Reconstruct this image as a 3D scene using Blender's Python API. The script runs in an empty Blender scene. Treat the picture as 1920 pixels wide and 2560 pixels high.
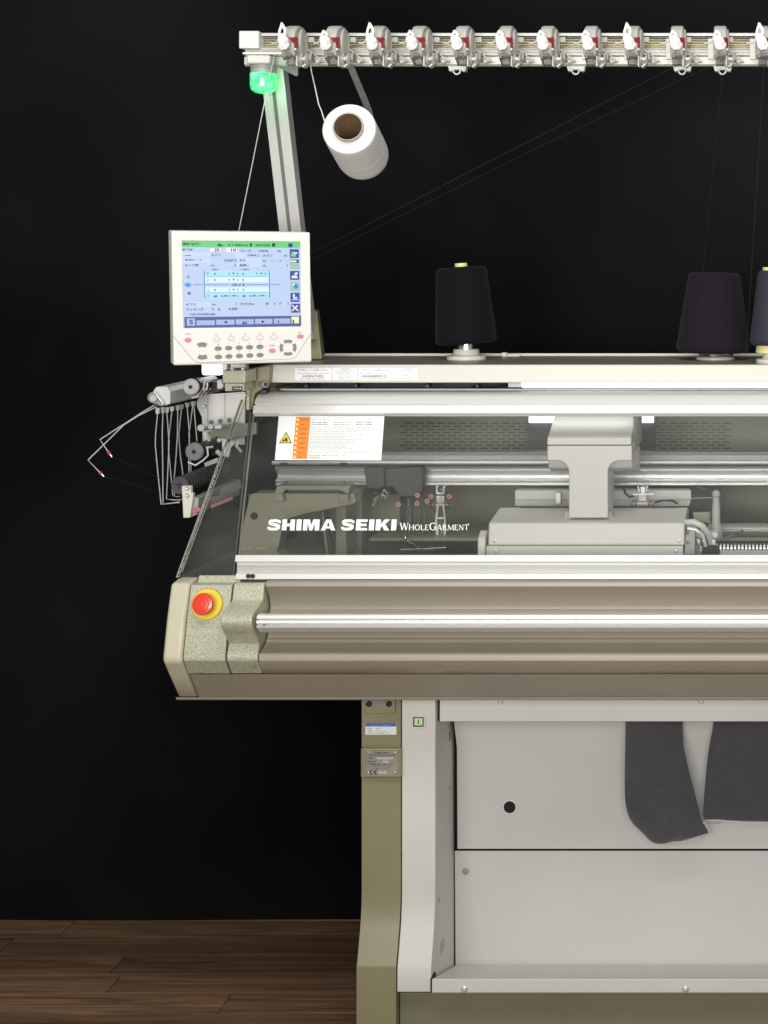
import bpy, bmesh, math, random
from mathutils import Vector, Matrix
random.seed(7)
S = bpy.context.scene
COL = S.collection

# ------------------------------------------------------------------ camera
F, VX, VY, EYE = 4110.0, 1900.0, 640.0, 1.6      # focal length and principal point in photo pixels, eye height in metres
cam_d = bpy.data.cameras.new('Camera'); cam = bpy.data.objects.new('Camera', cam_d); COL.objects.link(cam)
cam.location = (0, 0, EYE); cam.rotation_euler = (math.radians(90), 0, 0)
cam_d.sensor_fit = 'VERTICAL'; cam_d.sensor_height = 36.0; cam_d.sensor_width = 27.0
cam_d.lens = F / 2560 * 36.0
cam_d.shift_x = (960 - VX) / 2560; cam_d.shift_y = (VY - 1280) / 2560
cam_d.clip_start = 0.05; cam_d.clip_end = 60
S.camera = cam
S.render.resolution_x = 768; S.render.resolution_y = 1024
# ------------------------------------------------------------------ world and lamps (indoor)
W = bpy.data.worlds.new('World'); S.world = W; W.use_nodes = True
bg = W.node_tree.nodes['Background']; bg.inputs[0].default_value = (0.98, 1.0, 0.97, 1); bg.inputs[1].default_value = 0.30
def area(name, loc, target, sx, sy, power, col):
    d = bpy.data.lights.new(name, 'AREA'); d.shape = 'RECTANGLE'; d.size = sx; d.size_y = sy; d.energy = power; d.color = col
    o = bpy.data.objects.new(name, d); COL.objects.link(o); o.location = loc
    o.rotation_euler = (Vector(target) - Vector(loc)).to_track_quat('-Z', 'Y').to_euler()
    return o
area('ceiling_light', (-0.2, 1.5, 3.2), (-0.35, 3.2, 1.1), 2.6, 0.6, 34, (1.0, 0.985, 0.95))
_rl = area('room_light', (-0.3, -0.15, 1.62), (-0.35, 3.2, 1.75), 2.2, 1.0, 24, (1.0, 0.98, 0.94))
_rl.data.spread = math.radians(84)
vs = S.view_settings; vs.view_transform = 'Standard'; vs.look = 'None'; vs.exposure = 0.10; vs.gamma = 1.0; vs.use_curve_mapping = False

# ------------------------------------------------------------------ pixel helpers
def at(px, py, Y): return Vector(((px - VX) * Y / F, Y, EYE - (py - VY) * Y / F))
def xw(px, Y): return (px - VX) * Y / F
def zw(py, Y): return EYE - (py - VY) * Y / F
XR = 0.55                                         # where the long machine parts end, outside the frame

# ------------------------------------------------------------------ materials
MATS = {}
def mat(name, col, rough=0.5, metal=0.0, spec=0.5, bump=None, var=0.0, varscale=6.0, stretch=None, emit=None, estr=0.0, coat=0.0, sheen=0.0, colvar=None):
    if name in MATS: return MATS[name]
    m = bpy.data.materials.new(name); m.use_nodes = True; nt = m.node_tree; p = nt.nodes['Principled BSDF']
    p.inputs['Base Color'].default_value = (*col, 1); p.inputs['Roughness'].default_value = rough
    p.inputs['Metallic'].default_value = metal; p.inputs['Specular IOR Level'].default_value = spec
    p.inputs['Coat Weight'].default_value = coat; p.inputs['Sheen Weight'].default_value = sheen
    if emit: p.inputs['Emission Color'].default_value = (*emit, 1); p.inputs['Emission Strength'].default_value = estr
    tc = nt.nodes.new('ShaderNodeTexCoord'); mp = nt.nodes.new('ShaderNodeMapping'); nt.links.new(tc.outputs['Object'], mp.inputs[0])
    if stretch: mp.inputs['Scale'].default_value = stretch
    if var > 0:
        n = nt.nodes.new('ShaderNodeTexNoise'); n.inputs['Scale'].default_value = varscale; n.inputs['Detail'].default_value = 5
        nt.links.new(mp.outputs[0], n.inputs['Vector'])
        r = nt.nodes.new('ShaderNodeValToRGB'); c2 = colvar or col
        r.color_ramp.elements[0].position = 0.3; r.color_ramp.elements[1].position = 0.7
        r.color_ramp.elements[0].color = (*[c * (1 - var) for c in c2], 1); r.color_ramp.elements[1].color = (*[min(1, c * (1 + var)) for c in col], 1)
        nt.links.new(n.outputs['Fac'], r.inputs[0]); nt.links.new(r.outputs[0], p.inputs['Base Color'])
        mr = nt.nodes.new('ShaderNodeMapRange'); mr.inputs['To Min'].default_value = max(0.02, rough - 0.11); mr.inputs['To Max'].default_value = min(1, rough + 0.11)
        nt.links.new(n.outputs['Fac'], mr.inputs['Value']); nt.links.new(mr.outputs[0], p.inputs['Roughness'])
    if bump:
        sc, st, dist = bump
        n = nt.nodes.new('ShaderNodeTexNoise'); n.inputs['Scale'].default_value = sc; n.inputs['Detail'].default_value = 2
        nt.links.new(mp.outputs[0], n.inputs['Vector'])
        b = nt.nodes.new('ShaderNodeBump'); b.inputs['Strength'].default_value = st; b.inputs['Distance'].default_value = dist
        nt.links.new(n.outputs['Fac'], b.inputs['Height']); nt.links.new(b.outputs[0], p.inputs['Normal'])
    MATS[name] = m; return m

CREAM = mat('cream_paint', (0.66, 0.645, 0.57), 0.38, var=0.04, varscale=5, bump=(900, 0.06, 0.0004))
FASCIA = mat('fascia_paint', (0.565, 0.555, 0.50), 0.40, var=0.04, varscale=5, bump=(900, 0.05, 0.0004))
WHITEP = mat('light_grey_paint', (0.63, 0.62, 0.58), 0.45, var=0.035, varscale=4, bump=(700, 0.06, 0.0004))
PANELP = mat('grey_panel_paint', (0.63, 0.625, 0.605), 0.46, var=0.045, varscale=3, bump=(700, 0.05, 0.0004))
OLIVE = mat('olive_paint', (0.255, 0.235, 0.135), 0.36, var=0.06, varscale=6, bump=(600, 0.12, 0.0005))
OLIVEG = mat('olive_grey_paint', (0.185, 0.19, 0.14), 0.42, var=0.05, varscale=6, bump=(600, 0.08, 0.0004))
SHELFTOP = mat('shelf_top_olive', (0.20, 0.195, 0.155), 0.35, var=0.05, varscale=6)  # olive-grey tone, darker than the fascia
HAMMER = mat('hammered_paint', (0.475, 0.48, 0.355), 0.20, var=0.30, varscale=400, bump=(400, 1.0, 0.0024), coat=0.7)  # metallic flecks in the colour also stand in for sparkle highlights
HAMMERI = mat('hammered_casting', (0.26, 0.26, 0.185), 0.36, var=0.06, varscale=200, bump=(300, 0.5, 0.0012))
BROWN = mat('taupe_paint', (0.315, 0.278, 0.218), 0.30, var=0.04, varscale=5, bump=(900, 0.08, 0.0004))
ALU = mat('brushed_aluminium', (0.86, 0.86, 0.83), 0.30, metal=1.0, var=0.05, varscale=40, stretch=(0.05, 8, 8))
ALUW = mat('white_anodised', (0.70, 0.70, 0.67), 0.36, metal=0.2, var=0.008, varscale=40, stretch=(0.05, 8, 8))
ALUP = mat('post_aluminium', (0.74, 0.74, 0.72), 0.36, metal=0.35, var=0.015, varscale=40, stretch=(8, 8, 0.05))
STEEL = mat('polished_steel', (0.72, 0.72, 0.71), 0.2, metal=1.0, var=0.06, varscale=60)
CHROME = mat('bright_screw', (0.78, 0.78, 0.76), 0.25, metal=0.5)
DISC = mat('disc_alloy', (0.50, 0.50, 0.50), 0.4, metal=0.3)
STEELD = mat('dull_steel', (0.52, 0.52, 0.52), 0.38, metal=0.6, var=0.08, varscale=50)
RAILM = mat('rail_steel', (0.66, 0.66, 0.67), 0.30, metal=0.75, var=0.07, varscale=30, stretch=(0.05, 10, 10))
BRASS = mat('brass_rod', (0.60, 0.55, 0.36), 0.35, metal=0.7)
BLACKP = mat('black_plastic', (0.018, 0.018, 0.02), 0.4, var=0.1, varscale=60)
DARKG = mat('dark_grey_plastic', (0.05, 0.05, 0.05), 0.5, var=0.1, varscale=30)
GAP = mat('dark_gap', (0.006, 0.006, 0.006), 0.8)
GREYP = mat('grey_plastic', (0.36, 0.36, 0.35), 0.42, var=0.05, varscale=20)
CARR = mat('carriage_grey', (0.59, 0.585, 0.565), 0.4, var=0.03, varscale=8, bump=(800, 0.06, 0.0004))
TENS = mat('tensioner_grey', (0.46, 0.45, 0.415), 0.3, var=0.05, varscale=60)
TENSW = mat('tensioner_white', (0.60, 0.60, 0.58), 0.42)
RAILT = mat('rail_anodised', (0.56, 0.56, 0.51), 0.38, metal=0.2, var=0.03, varscale=40, stretch=(0.05, 8, 8))
RED = mat('red_plastic', (0.33, 0.016, 0.028), 0.35)
PINK = mat('pink_ceramic', (0.46, 0.22, 0.24), 0.3)
ESTOP = mat('emergency_red', (0.78, 0.045, 0.02), 0.28, coat=0.4)
YELLOW = mat('warning_yellow', (0.80, 0.60, 0.03), 0.4)
YCORE = mat('core_yellow', (0.78, 0.70, 0.33), 0.5)
MONW = mat('monitor_white', (0.70, 0.69, 0.66), 0.42, var=0.02, varscale=5, bump=(1200, 0.05, 0.0003))
STICK = mat('sticker_white', (0.80, 0.80, 0.79), 0.45)
PLATE = mat('nameplate_metal', (0.34, 0.32, 0.28), 0.42, metal=0.4, var=0.05, varscale=40)
INK = mat('black_ink', (0.02, 0.02, 0.025), 0.6)
INKG = mat('grey_ink', (0.06, 0.06, 0.07), 0.6)
INKL = mat('light_grey_ink', (0.12, 0.12, 0.14), 0.6)
INKW = mat('white_ink', (0.85, 0.85, 0.84), 0.5)
ORANGE = mat('warning_orange', (0.72, 0.22, 0.02), 0.45)
BLUE = mat('sticker_blue', (0.05, 0.13, 0.55), 0.45)
SEAM = mat('seam_grey', (0.30, 0.29, 0.27), 0.6)
CARDB = mat('cardboard_tube', (0.20, 0.125, 0.072), 0.7, var=0.15, varscale=60)
STRAP = mat('grey_strap', (0.16, 0.16, 0.155), 0.42, var=0.1, varscale=60)
ACRYLEDGE = mat('acrylic_edge', (0.22, 0.225, 0.19), 0.12)
HOSE = mat('clear_hose', (0.55, 0.55, 0.55), 0.15, spec=0.8)
LED = mat('lamp_white', (0.9, 0.9, 0.9), 0.4, emit=(1, 1, 0.98), estr=3.0)

def glass_mat(name, tint, fres=1.45, rough=0.02, haze=0.0):
    m = bpy.data.materials.new(name); m.use_nodes = True; nt = m.node_tree; nt.nodes.clear()
    out = nt.nodes.new('ShaderNodeOutputMaterial'); mx = nt.nodes.new('ShaderNodeMixShader'); fr = nt.nodes.new('ShaderNodeFresnel')
    tr = nt.nodes.new('ShaderNodeBsdfTransparent'); gl = nt.nodes.new('ShaderNodeBsdfGlossy'); df = nt.nodes.new('ShaderNodeBsdfDiffuse'); m2 = nt.nodes.new('ShaderNodeMixShader')
    fr.inputs['IOR'].default_value = fres; tr.inputs[0].default_value = (*tint, 1); gl.inputs['Roughness'].default_value = rough
    df.inputs[0].default_value = (0.6, 0.6, 0.56, 1); m2.inputs[0].default_value = haze
    nt.links.new(fr.outputs[0], mx.inputs[0]); nt.links.new(tr.outputs[0], mx.inputs[1]); nt.links.new(gl.outputs[0], mx.inputs[2])
    if haze > 0:
        tc = nt.nodes.new('ShaderNodeTexCoord'); n = nt.nodes.new('ShaderNodeTexNoise'); n.inputs['Scale'].default_value = 7; n.inputs['Detail'].default_value = 4
        mp = nt.nodes.new('ShaderNodeMapping'); mp.inputs['Scale'].default_value = (1.0, 1, 2.5); mp.inputs['Rotation'].default_value = (0, 0.4, 0)
        nt.links.new(tc.outputs['Object'], mp.inputs[0]); nt.links.new(mp.outputs[0], n.inputs['Vector'])
        mr = nt.nodes.new('ShaderNodeMapRange'); mr.inputs['From Min'].default_value = 0.3; mr.inputs['From Max'].default_value = 0.75; mr.inputs['To Min'].default_value = haze * 0.4; mr.inputs['To Max'].default_value = haze * 1.6
        nt.links.new(n.outputs['Fac'], mr.inputs['Value']); nt.links.new(mr.outputs[0], m2.inputs[0])
    nt.links.new(mx.outputs[0], m2.inputs[1]); nt.links.new(df.outputs[0], m2.inputs[2]); nt.links.new(m2.outputs[0], out.inputs[0])
    MATS[name] = m; return m
GLASS = glass_mat('window_acrylic', (0.945, 0.945, 0.935), haze=0.022)  # diffuse haze noise also stands in for a veil of reflections
GLASSS = glass_mat('side_acrylic', (0.90, 0.90, 0.88), haze=0.028)
CLEARP = glass_mat('clear_plastic', (0.82, 0.80, 0.80), fres=1.6, haze=0.12)

def emis(name, col, st=1.0):
    m = mat(name, (0.02, 0.02, 0.02), 0.25, emit=col, estr=st); return m
def srgb(r, g, b): 
    f = lambda c: (c / 255 / 12.92) if c <= 10 else ((c / 255 + 0.055) / 1.055) ** 2.4
    return (f(r), f(g), f(b))

def green_lens():
    m = bpy.data.materials.new('green_lens'); m.use_nodes = True; nt = m.node_tree; p = nt.nodes['Principled BSDF']
    p.inputs['Base Color'].default_value = (0.05, 0.6, 0.2, 1); p.inputs['Roughness'].default_value = 0.12; p.inputs['Coat Weight'].default_value = 0.5
    tc = nt.nodes.new('ShaderNodeTexCoord'); n = nt.nodes.new('ShaderNodeTexNoise'); n.inputs['Scale'].default_value = 45; n.inputs['Detail'].default_value = 1
    r = nt.nodes.new('ShaderNodeValToRGB'); r.color_ramp.elements[0].color = (0.008, 0.55, 0.07, 1); r.color_ramp.elements[0].position = 0.35
    r.color_ramp.elements[1].color = (0.22, 1.0, 0.42, 1); r.color_ramp.elements[1].position = 0.68
    nt.links.new(tc.outputs['Object'], n.inputs['Vector']); nt.links.new(n.outputs['Fac'], r.inputs[0]); nt.links.new(r.outputs[0], p.inputs['Emission Color'])
    p.inputs['Emission Strength'].default_value = 1.15; return m
GREEN = green_lens()

def cloth_black():
    m = bpy.data.materials.new('black_cloth'); m.use_nodes = True; nt = m.node_tree; p = nt.nodes['Principled BSDF']
    tc = nt.nodes.new('ShaderNodeTexCoord'); n = nt.nodes.new('ShaderNodeTexNoise'); n.inputs['Scale'].default_value = 1.1; n.inputs['Detail'].default_value = 3
    r = nt.nodes.new('ShaderNodeValToRGB'); r.color_ramp.elements[0].color = (0.0030, 0.0032, 0.0035, 1); r.color_ramp.elements[1].color = (0.0110, 0.0117, 0.0128, 1)
    r.color_ramp.elements[0].position = 0.3; r.color_ramp.elements[1].position = 0.65
    nt.links.new(tc.outputs['Object'], n.inputs['Vector']); nt.links.new(n.outputs['Fac'], r.inputs[0]); nt.links.new(r.outputs[0], p.inputs['Base Color'])
    n2 = nt.nodes.new('ShaderNodeTexNoise'); n2.inputs['Scale'].default_value = 500; b = nt.nodes.new('ShaderNodeBump'); b.inputs['Strength'].default_value = 0.6; b.inputs['Distance'].default_value = 0.001
    nt.links.new(tc.outputs['Object'], n2.inputs['Vector']); nt.links.new(n2.outputs['Fac'], b.inputs['Height']); nt.links.new(b.outputs[0], p.inputs['Normal'])
    p.inputs['Roughness'].default_value = 1.0; p.inputs['Specular IOR Level'].default_value = 0.05
    return m
CLOTH = cloth_black()

def wood():
    m = bpy.data.materials.new('walnut_plank'); m.use_nodes = True; nt = m.node_tree; p = nt.nodes['Principled BSDF']
    tc = nt.nodes.new('ShaderNodeTexCoord'); oi = nt.nodes.new('ShaderNodeObjectInfo')
    add = nt.nodes.new('ShaderNodeVectorMath'); add.operation = 'ADD'; mul = nt.nodes.new('ShaderNodeMath'); mul.operation = 'MULTIPLY'; mul.inputs[1].default_value = 37.0
    nt.links.new(oi.outputs['Random'], mul.inputs[0]); nt.links.new(tc.outputs['Object'], add.inputs[0]); nt.links.new(mul.outputs[0], add.inputs[1])
    mp = nt.nodes.new('ShaderNodeMapping'); mp.inputs['Scale'].default_value = (0.9, 16, 16); nt.links.new(add.outputs[0], mp.inputs[0])
    n = nt.nodes.new('ShaderNodeTexNoise'); n.inputs['Scale'].default_value = 2.2; n.inputs['Detail'].default_value = 7; n.inputs['Distortion'].default_value = 1.4
    nt.links.new(mp.outputs[0], n.inputs['Vector'])
    r = nt.nodes.new('ShaderNodeValToRGB'); r.color_ramp.elements[0].color = (0.080, 0.045, 0.026, 1); r.color_ramp.elements[0].position = 0.25
    r.color_ramp.elements[1].color = (0.33, 0.190, 0.110, 1); r.color_ramp.elements[1].position = 0.75
    nt.links.new(n.outputs['Fac'], r.inputs[0])
    hs = nt.nodes.new('ShaderNodeHueSaturation'); mr = nt.nodes.new('ShaderNodeMapRange'); mr.inputs['To Min'].default_value = 0.62; mr.inputs['To Max'].default_value = 1.3
    nt.links.new(oi.outputs['Random'], mr.inputs['Value']); nt.links.new(mr.outputs[0], hs.inputs['Value']); nt.links.new(r.outputs[0], hs.inputs['Color'])
    nt.links.new(hs.outputs[0], p.inputs['Base Color'])
    b = nt.nodes.new('ShaderNodeBump'); b.inputs['Strength'].default_value = 0.15; b.inputs['Distance'].default_value = 0.001
    nt.links.new(n.outputs['Fac'], b.inputs['Height']); nt.links.new(b.outputs[0], p.inputs['Normal'])
    p.inputs['Roughness'].default_value = 0.5; p.inputs['Specular IOR Level'].default_value = 0.3
    return m
WOOD = wood()

def yarn_mat(name, col, scale, rough=0.85, sheen=0.2, horiz=True, axis=(0, 0, 1), depth=0.5):
    m = bpy.data.materials.new(name); m.use_nodes = True; nt = m.node_tree; p = nt.nodes['Principled BSDF']
    p.inputs['Roughness'].default_value = rough; p.inputs['Sheen Weight'].default_value = sheen; p.inputs['Specular IOR Level'].default_value = 0.2
    tc = nt.nodes.new('ShaderNodeTexCoord')
    dot = nt.nodes.new('ShaderNodeVectorMath'); dot.operation = 'DOT_PRODUCT'; dot.inputs[1].default_value = axis
    n = nt.nodes.new('ShaderNodeTexNoise'); n.inputs['Scale'].default_value = 14; n.inputs['Detail'].default_value = 3
    nt.links.new(tc.outputs['Object'], n.inputs['Vector'])
    nt.links.new(tc.outputs['Object'], dot.inputs[0])
    ma = nt.nodes.new('ShaderNodeMath'); ma.operation = 'MULTIPLY_ADD'; ma.inputs[1].default_value = 0.006
    nt.links.new(n.outputs['Fac'], ma.inputs[0]); nt.links.new(dot.outputs['Value'], ma.inputs[2])
    n3 = nt.nodes.new('ShaderNodeTexNoise'); n3.noise_dimensions = '1D'; n3.inputs['Scale'].default_value = scale; n3.inputs['Detail'].default_value = 4
    nt.links.new(ma.outputs[0], n3.inputs['W'])
    r = nt.nodes.new('ShaderNodeValToRGB'); r.color_ramp.elements[0].color = (*[c * 0.60 for c in col], 1); r.color_ramp.elements[1].color = (*[min(1, c * 1.15) for c in col], 1)
    r.color_ramp.elements[0].position = 0.3; r.color_ramp.elements[1].position = 0.7
    nt.links.new(n3.outputs['Fac'], r.inputs[0]); nt.links.new(r.outputs[0], p.inputs['Base Color'])
    b = nt.nodes.new('ShaderNodeBump'); b.inputs['Strength'].default_value = depth; b.inputs['Distance'].default_value = 0.0012
    nt.links.new(n3.outputs['Fac'], b.inputs['Height']); nt.links.new(b.outputs[0], p.inputs['Normal'])
    return m

def knit_mat():
    m = bpy.data.materials.new('charcoal_knit'); m.use_nodes = True; nt = m.node_tree; p = nt.nodes['Principled BSDF']
    tc = nt.nodes.new('ShaderNodeTexCoord')
    w1 = nt.nodes.new('ShaderNodeTexWave'); w1.bands_direction = 'X'; w1.inputs['Scale'].default_value = 190; w1.inputs['Distortion'].default_value = 1.0; w1.inputs['Detail Scale'].default_value = 3
    w2 = nt.nodes.new('ShaderNodeTexWave'); w2.bands_direction = 'Z'; w2.inputs['Scale'].default_value = 150; w2.inputs['Distortion'].default_value = 1.5
    n = nt.nodes.new('ShaderNodeTexNoise'); n.inputs['Scale'].default_value = 170; n.inputs['Detail'].default_value = 5
    for k in (w1, w2, n): nt.links.new(tc.outputs['Object'], k.inputs['Vector'])
    mu = nt.nodes.new('ShaderNodeMath'); mu.operation = 'MULTIPLY'; nt.links.new(w1.outputs['Fac'], mu.inputs[0]); nt.links.new(w2.outputs['Fac'], mu.inputs[1])
    ad = nt.nodes.new('ShaderNodeMath'); ad.operation = 'MULTIPLY_ADD'; ad.inputs[1].default_value = 0.35; nt.links.new(mu.outputs[0], ad.inputs[0]); nt.links.new(n.outputs['Fac'], ad.inputs[2])
    r = nt.nodes.new('ShaderNodeValToRGB'); r.color_ramp.elements[0].color = (0.060, 0.059, 0.066, 1); r.color_ramp.elements[1].color = (0.088, 0.086, 0.095, 1)
    r.color_ramp.elements[0].position = 0.3; r.color_ramp.elements[1].position = 0.9
    nt.links.new(ad.outputs[0], r.inputs[0]); nt.links.new(r.outputs[0], p.inputs['Base Color'])
    b = nt.nodes.new('ShaderNodeBump'); b.inputs['Strength'].default_value = 0.6; b.inputs['Distance'].default_value = 0.001
    nt.links.new(mu.outputs[0], b.inputs['Height']); nt.links.new(b.outputs[0], p.inputs['Normal'])
    p.inputs['Roughness'].default_value = 0.95; p.inputs['Sheen Weight'].default_value = 0.3; p.inputs['Specular IOR Level'].default_value = 0.15
    return m
KNIT = knit_mat()

# ------------------------------------------------------------------ mesh helpers
class MB:
    def __init__(s): s.v = []; s.f = []
    def add(s, vs, fs):
        o = len(s.v); s.v += [Vector(v) for v in vs]; s.f += [[i + o for i in f] for f in fs]; return s
    def prism(s, poly, vec):
        n = len(poly); a = [Vector(p) for p in poly]; vec = Vector(vec); b = [p + vec for p in a]
        return s.add(a + b, [list(range(n)), list(range(2 * n - 1, n - 1, -1))] + [[i, (i + 1) % n, (i + 1) % n + n, i + n] for i in range(n)])
    def bx(s, x0, x1, y0, y1, z0, z1):
        return s.prism([(x0, y0, z0), (x1, y0, z0), (x1, y0, z1), (x0, y0, z1)], (0, y1 - y0, 0))
    def pbox(s, a, b, c, d, Y, dep):                 # photo-pixel rectangle on the plane Y, dep metres thick
        return s.prism([at(a, b, Y), at(c, b, Y), at(c, d, Y), at(a, d, Y)], (0, dep, 0))
    def ppoly(s, pts, Y, dep): return s.prism([at(x, y, Y) for x, y in pts], (0, dep, 0))
    def xprof(s, prof, x0, x1):                      # cross-section (row, depth) drawn out along x
        return s.prism([(x0, Y, zw(py, Y)) for py, Y in prof], (x1 - x0, 0, 0))
    def lathe(s, o, axis, prof, n=24, cap=True):
        o = Vector(o); ax = Vector(axis).normalized(); u = ax.orthogonal().normalized(); w = ax.cross(u); vs = []; fs = []
        for r, h in prof:
            for k in range(n):
                t = 2 * math.pi * k / n; vs.append(o + ax * h + (u * math.cos(t) + w * math.sin(t)) * r)
        for j in range(len(prof) - 1):
            for k in range(n):
                fs.append([j * n + k, j * n + (k + 1) % n, (j + 1) * n + (k + 1) % n, (j + 1) * n + k])
        if cap: fs += [list(range(n))[::-1], [(len(prof) - 1) * n + k for k in range(n)]]
        return s.add(vs, fs)
    def cyl(s, a, b, r, r2=None, n=16):
        a = Vector(a); b = Vector(b); L = (b - a).length
        return s.lathe(a, b - a, [(r, 0), (r if r2 is None else r2, L)], n)
    def tube(s, pts, r, n=8):
        pts = [Vector(p) for p in pts]; vs = []; fs = []; prev = None
        for i, p in enumerate(pts):
            t = (pts[min(i + 1, len(pts) - 1)] - pts[max(i - 1, 0)]).normalized()
            u = t.orthogonal().normalized() if prev is None else (prev - t * prev.dot(t)).normalized()
            prev = u; w = t.cross(u)
            for k in range(n):
                a = 2 * math.pi * k / n; vs.append(p + (u * math.cos(a) + w * math.sin(a)) * r)
        for j in range(len(pts) - 1):
            for k in range(n): fs.append([j * n + k, j * n + (k + 1) % n, (j + 1) * n + (k + 1) % n, (j + 1) * n + k])
        fs += [list(range(n))[::-1], [(len(pts) - 1) * n + k for k in range(n)]]
        return s.add(vs, fs)
    def ribbon(s, pts, wv, th):
        pts = [Vector(p) for p in pts]; wv = Vector(wv); vs = []; fs = []
        for i, p in enumerate(pts):
            t = (pts[min(i + 1, len(pts) - 1)] - pts[max(i - 1, 0)]).normalized(); nn = t.cross(wv).normalized() * th
            vs += [p - wv, p + wv, p + wv + nn, p - wv + nn]
        for j in range(len(pts) - 1):
            for k in range(4): fs.append([j * 4 + k, j * 4 + (k + 1) % 4, (j + 1) * 4 + (k + 1) % 4, (j + 1) * 4 + k])
        m = (len(pts) - 1) * 4; fs += [[3, 2, 1, 0], [m, m + 1, m + 2, m + 3]]
        return s.add(vs, fs)

def wloc(o):
    L = Vector((0, 0, 0))
    while o: L += o.location; o = o.parent
    return L
def build(name, mb, m, parent=None, bevel=0.0, ang=35, seg=2, flat=False):
    me = bpy.data.meshes.new(name); off = wloc(parent)
    me.from_pydata([v - off for v in mb.v], [], mb.f); me.validate()
    bm = bmesh.new(); bm.from_mesh(me)
    if not flat: bmesh.ops.recalc_face_normals(bm, faces=bm.faces[:])
    bm.to_mesh(me); bm.free()
    if not flat:
        me.shade_smooth(); me.set_sharp_from_angle(angle=math.radians(ang))
    me.materials.append(m)
    small = name in ('label_print', 'small_print', 'sticker_print', 'key_print', 'plate_lettering', 'plate_numbers', 'band_print', 'band_triangles')
    o = bpy.data.objects.new(name, me); COL.objects.link(o); o.parent = parent
    if small: o['kind'] = 'stuff'
    if bevel > 0:
        b = o.modifiers.new('bevel', 'BEVEL'); b.width = bevel; b.segments = seg; b.limit_method = 'ANGLE'; b.angle_limit = math.radians(32); b.harden_normals = True
    return o
def tag(o, label, cat, group=None):
    o['label'] = label; o['category'] = cat
    if group: o['group'] = group
    return o
def thing(name, loc, label, cat, group=None):
    o = bpy.data.objects.new(name, None); COL.objects.link(o); o.location = loc; o.empty_display_size = 0.05
    return tag(o, label, cat, group)
def struct(o): o['kind'] = 'structure'; return o
def copy_tree(o, parent=None):
    c = o.copy(); COL.objects.link(c); c.parent = parent
    for ch in list(o.children): copy_tree(ch, c)
    return c

# lettering: outlines of the built-in font as mesh, cached
TCACHE = {}
def text_mesh(body, bold=0.0, shear=0.0):
    key = (body, bold, shear)
    if key in TCACHE: return TCACHE[key]
    cu = bpy.data.curves.new('lettering', 'FONT'); cu.body = body; cu.size = 1.0; cu.offset = bold; cu.shear = shear; cu.resolution_u = 3
    ob = bpy.data.objects.new('lettering', cu); COL.objects.link(ob)
    dg = bpy.context.evaluated_depsgraph_get(); dg.update(); me = ob.evaluated_get(dg).to_mesh()
    vs = [v.co.copy() for v in me.vertices]; fs = [list(p.vertices) for p in me.polygons]
    ob.evaluated_get(dg).to_mesh_clear(); bpy.data.objects.remove(ob); bpy.data.curves.remove(cu)
    if vs:
        x0 = min(v.x for v in vs); x1 = max(v.x for v in vs); y0 = min(v.y for v in vs); y1 = max(v.y for v in vs)
    else: x0 = y0 = 0; x1 = y1 = 1
    TCACHE[key] = (vs, fs, x0, x1, y0, y1); return TCACHE[key]
def put_text(mb, body, fn, x0, x1, y0, y1, bold=0.0, shear=0.0):
    """fit the words into the rectangle x0..x1, y0..y1 (y down) of a surface given by fn(x, y) -> point"""
    vs, fs, a, b, c, d = text_mesh(body, bold, shear)
    sx = (x1 - x0) / max(1e-6, b - a); sy = (y1 - y0) / max(1e-6, d - c)
    mb.add([fn(x0 + (v.x - a) * sx, y1 - (v.y - c) * sy) for v in vs], fs)
def rect(mb, fn, x0, y0, x1, y1): mb.add([fn(x0, y0), fn(x1, y0), fn(x1, y1), fn(x0, y1)], [[3, 2, 1, 0]])
def poly(mb, fn, pts): mb.add([fn(*p) for p in pts], [list(range(len(pts)))])

# ================================================================== setting: floor and backdrop
fl = MB(); fl.bx(-5, 4, -2.0, 4.3, -0.05, -0.012)
floor = struct(build('floor', fl, WOOD))
WID = 0.0974; YB = 3.959
joints = [[-1.649], [-1.748], [-1.451], [-1.42], [-1.146], [-1.95], [-1.3], [-1.62], [-1.05], [-1.8], [-1.4]]
pl_cache = {}
for r in range(-1, 11):
    y1 = YB - r * WID; y0 = y1 - WID + 0.0007
    j = joints[r][0] if r >= 0 else -1.3
    js = [j - 2.4, j - 1.2, j, j + 1.2, j + 2.4]
    if js[0] > -2.6: js.insert(0, js[0] - 1.2)
    for a, b in zip(js[:-1], js[1:]):
        if a not in pl_cache:
            mb = MB(); L = 1.1995
            mb.add([(0, 0, -0.012), (L, 0, -0.012), (L, WID - 0.0007, -0.012), (0, WID - 0.0007, -0.012),
                    (0.001, 0.001, 0), (L - 0.001, 0.001, 0), (L - 0.001, WID - 0.0017, 0), (0.001, WID - 0.0017, 0)],
                   [[0, 1, 5, 4], [1, 2, 6, 5], [2, 3, 7, 6], [3, 0, 4, 7], [4, 5, 6, 7]])
            if 'm' not in pl_cache:
                o = build('plank', mb, WOOD, floor, ang=20); pl_cache['m'] = o.data
            else:
                o = bpy.data.objects.new('plank', pl_cache['m']); COL.objects.link(o); o.parent = floor
            o.location = (a, y0, 0.0 + random.uniform(-0.0003, 0.0003))

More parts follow.
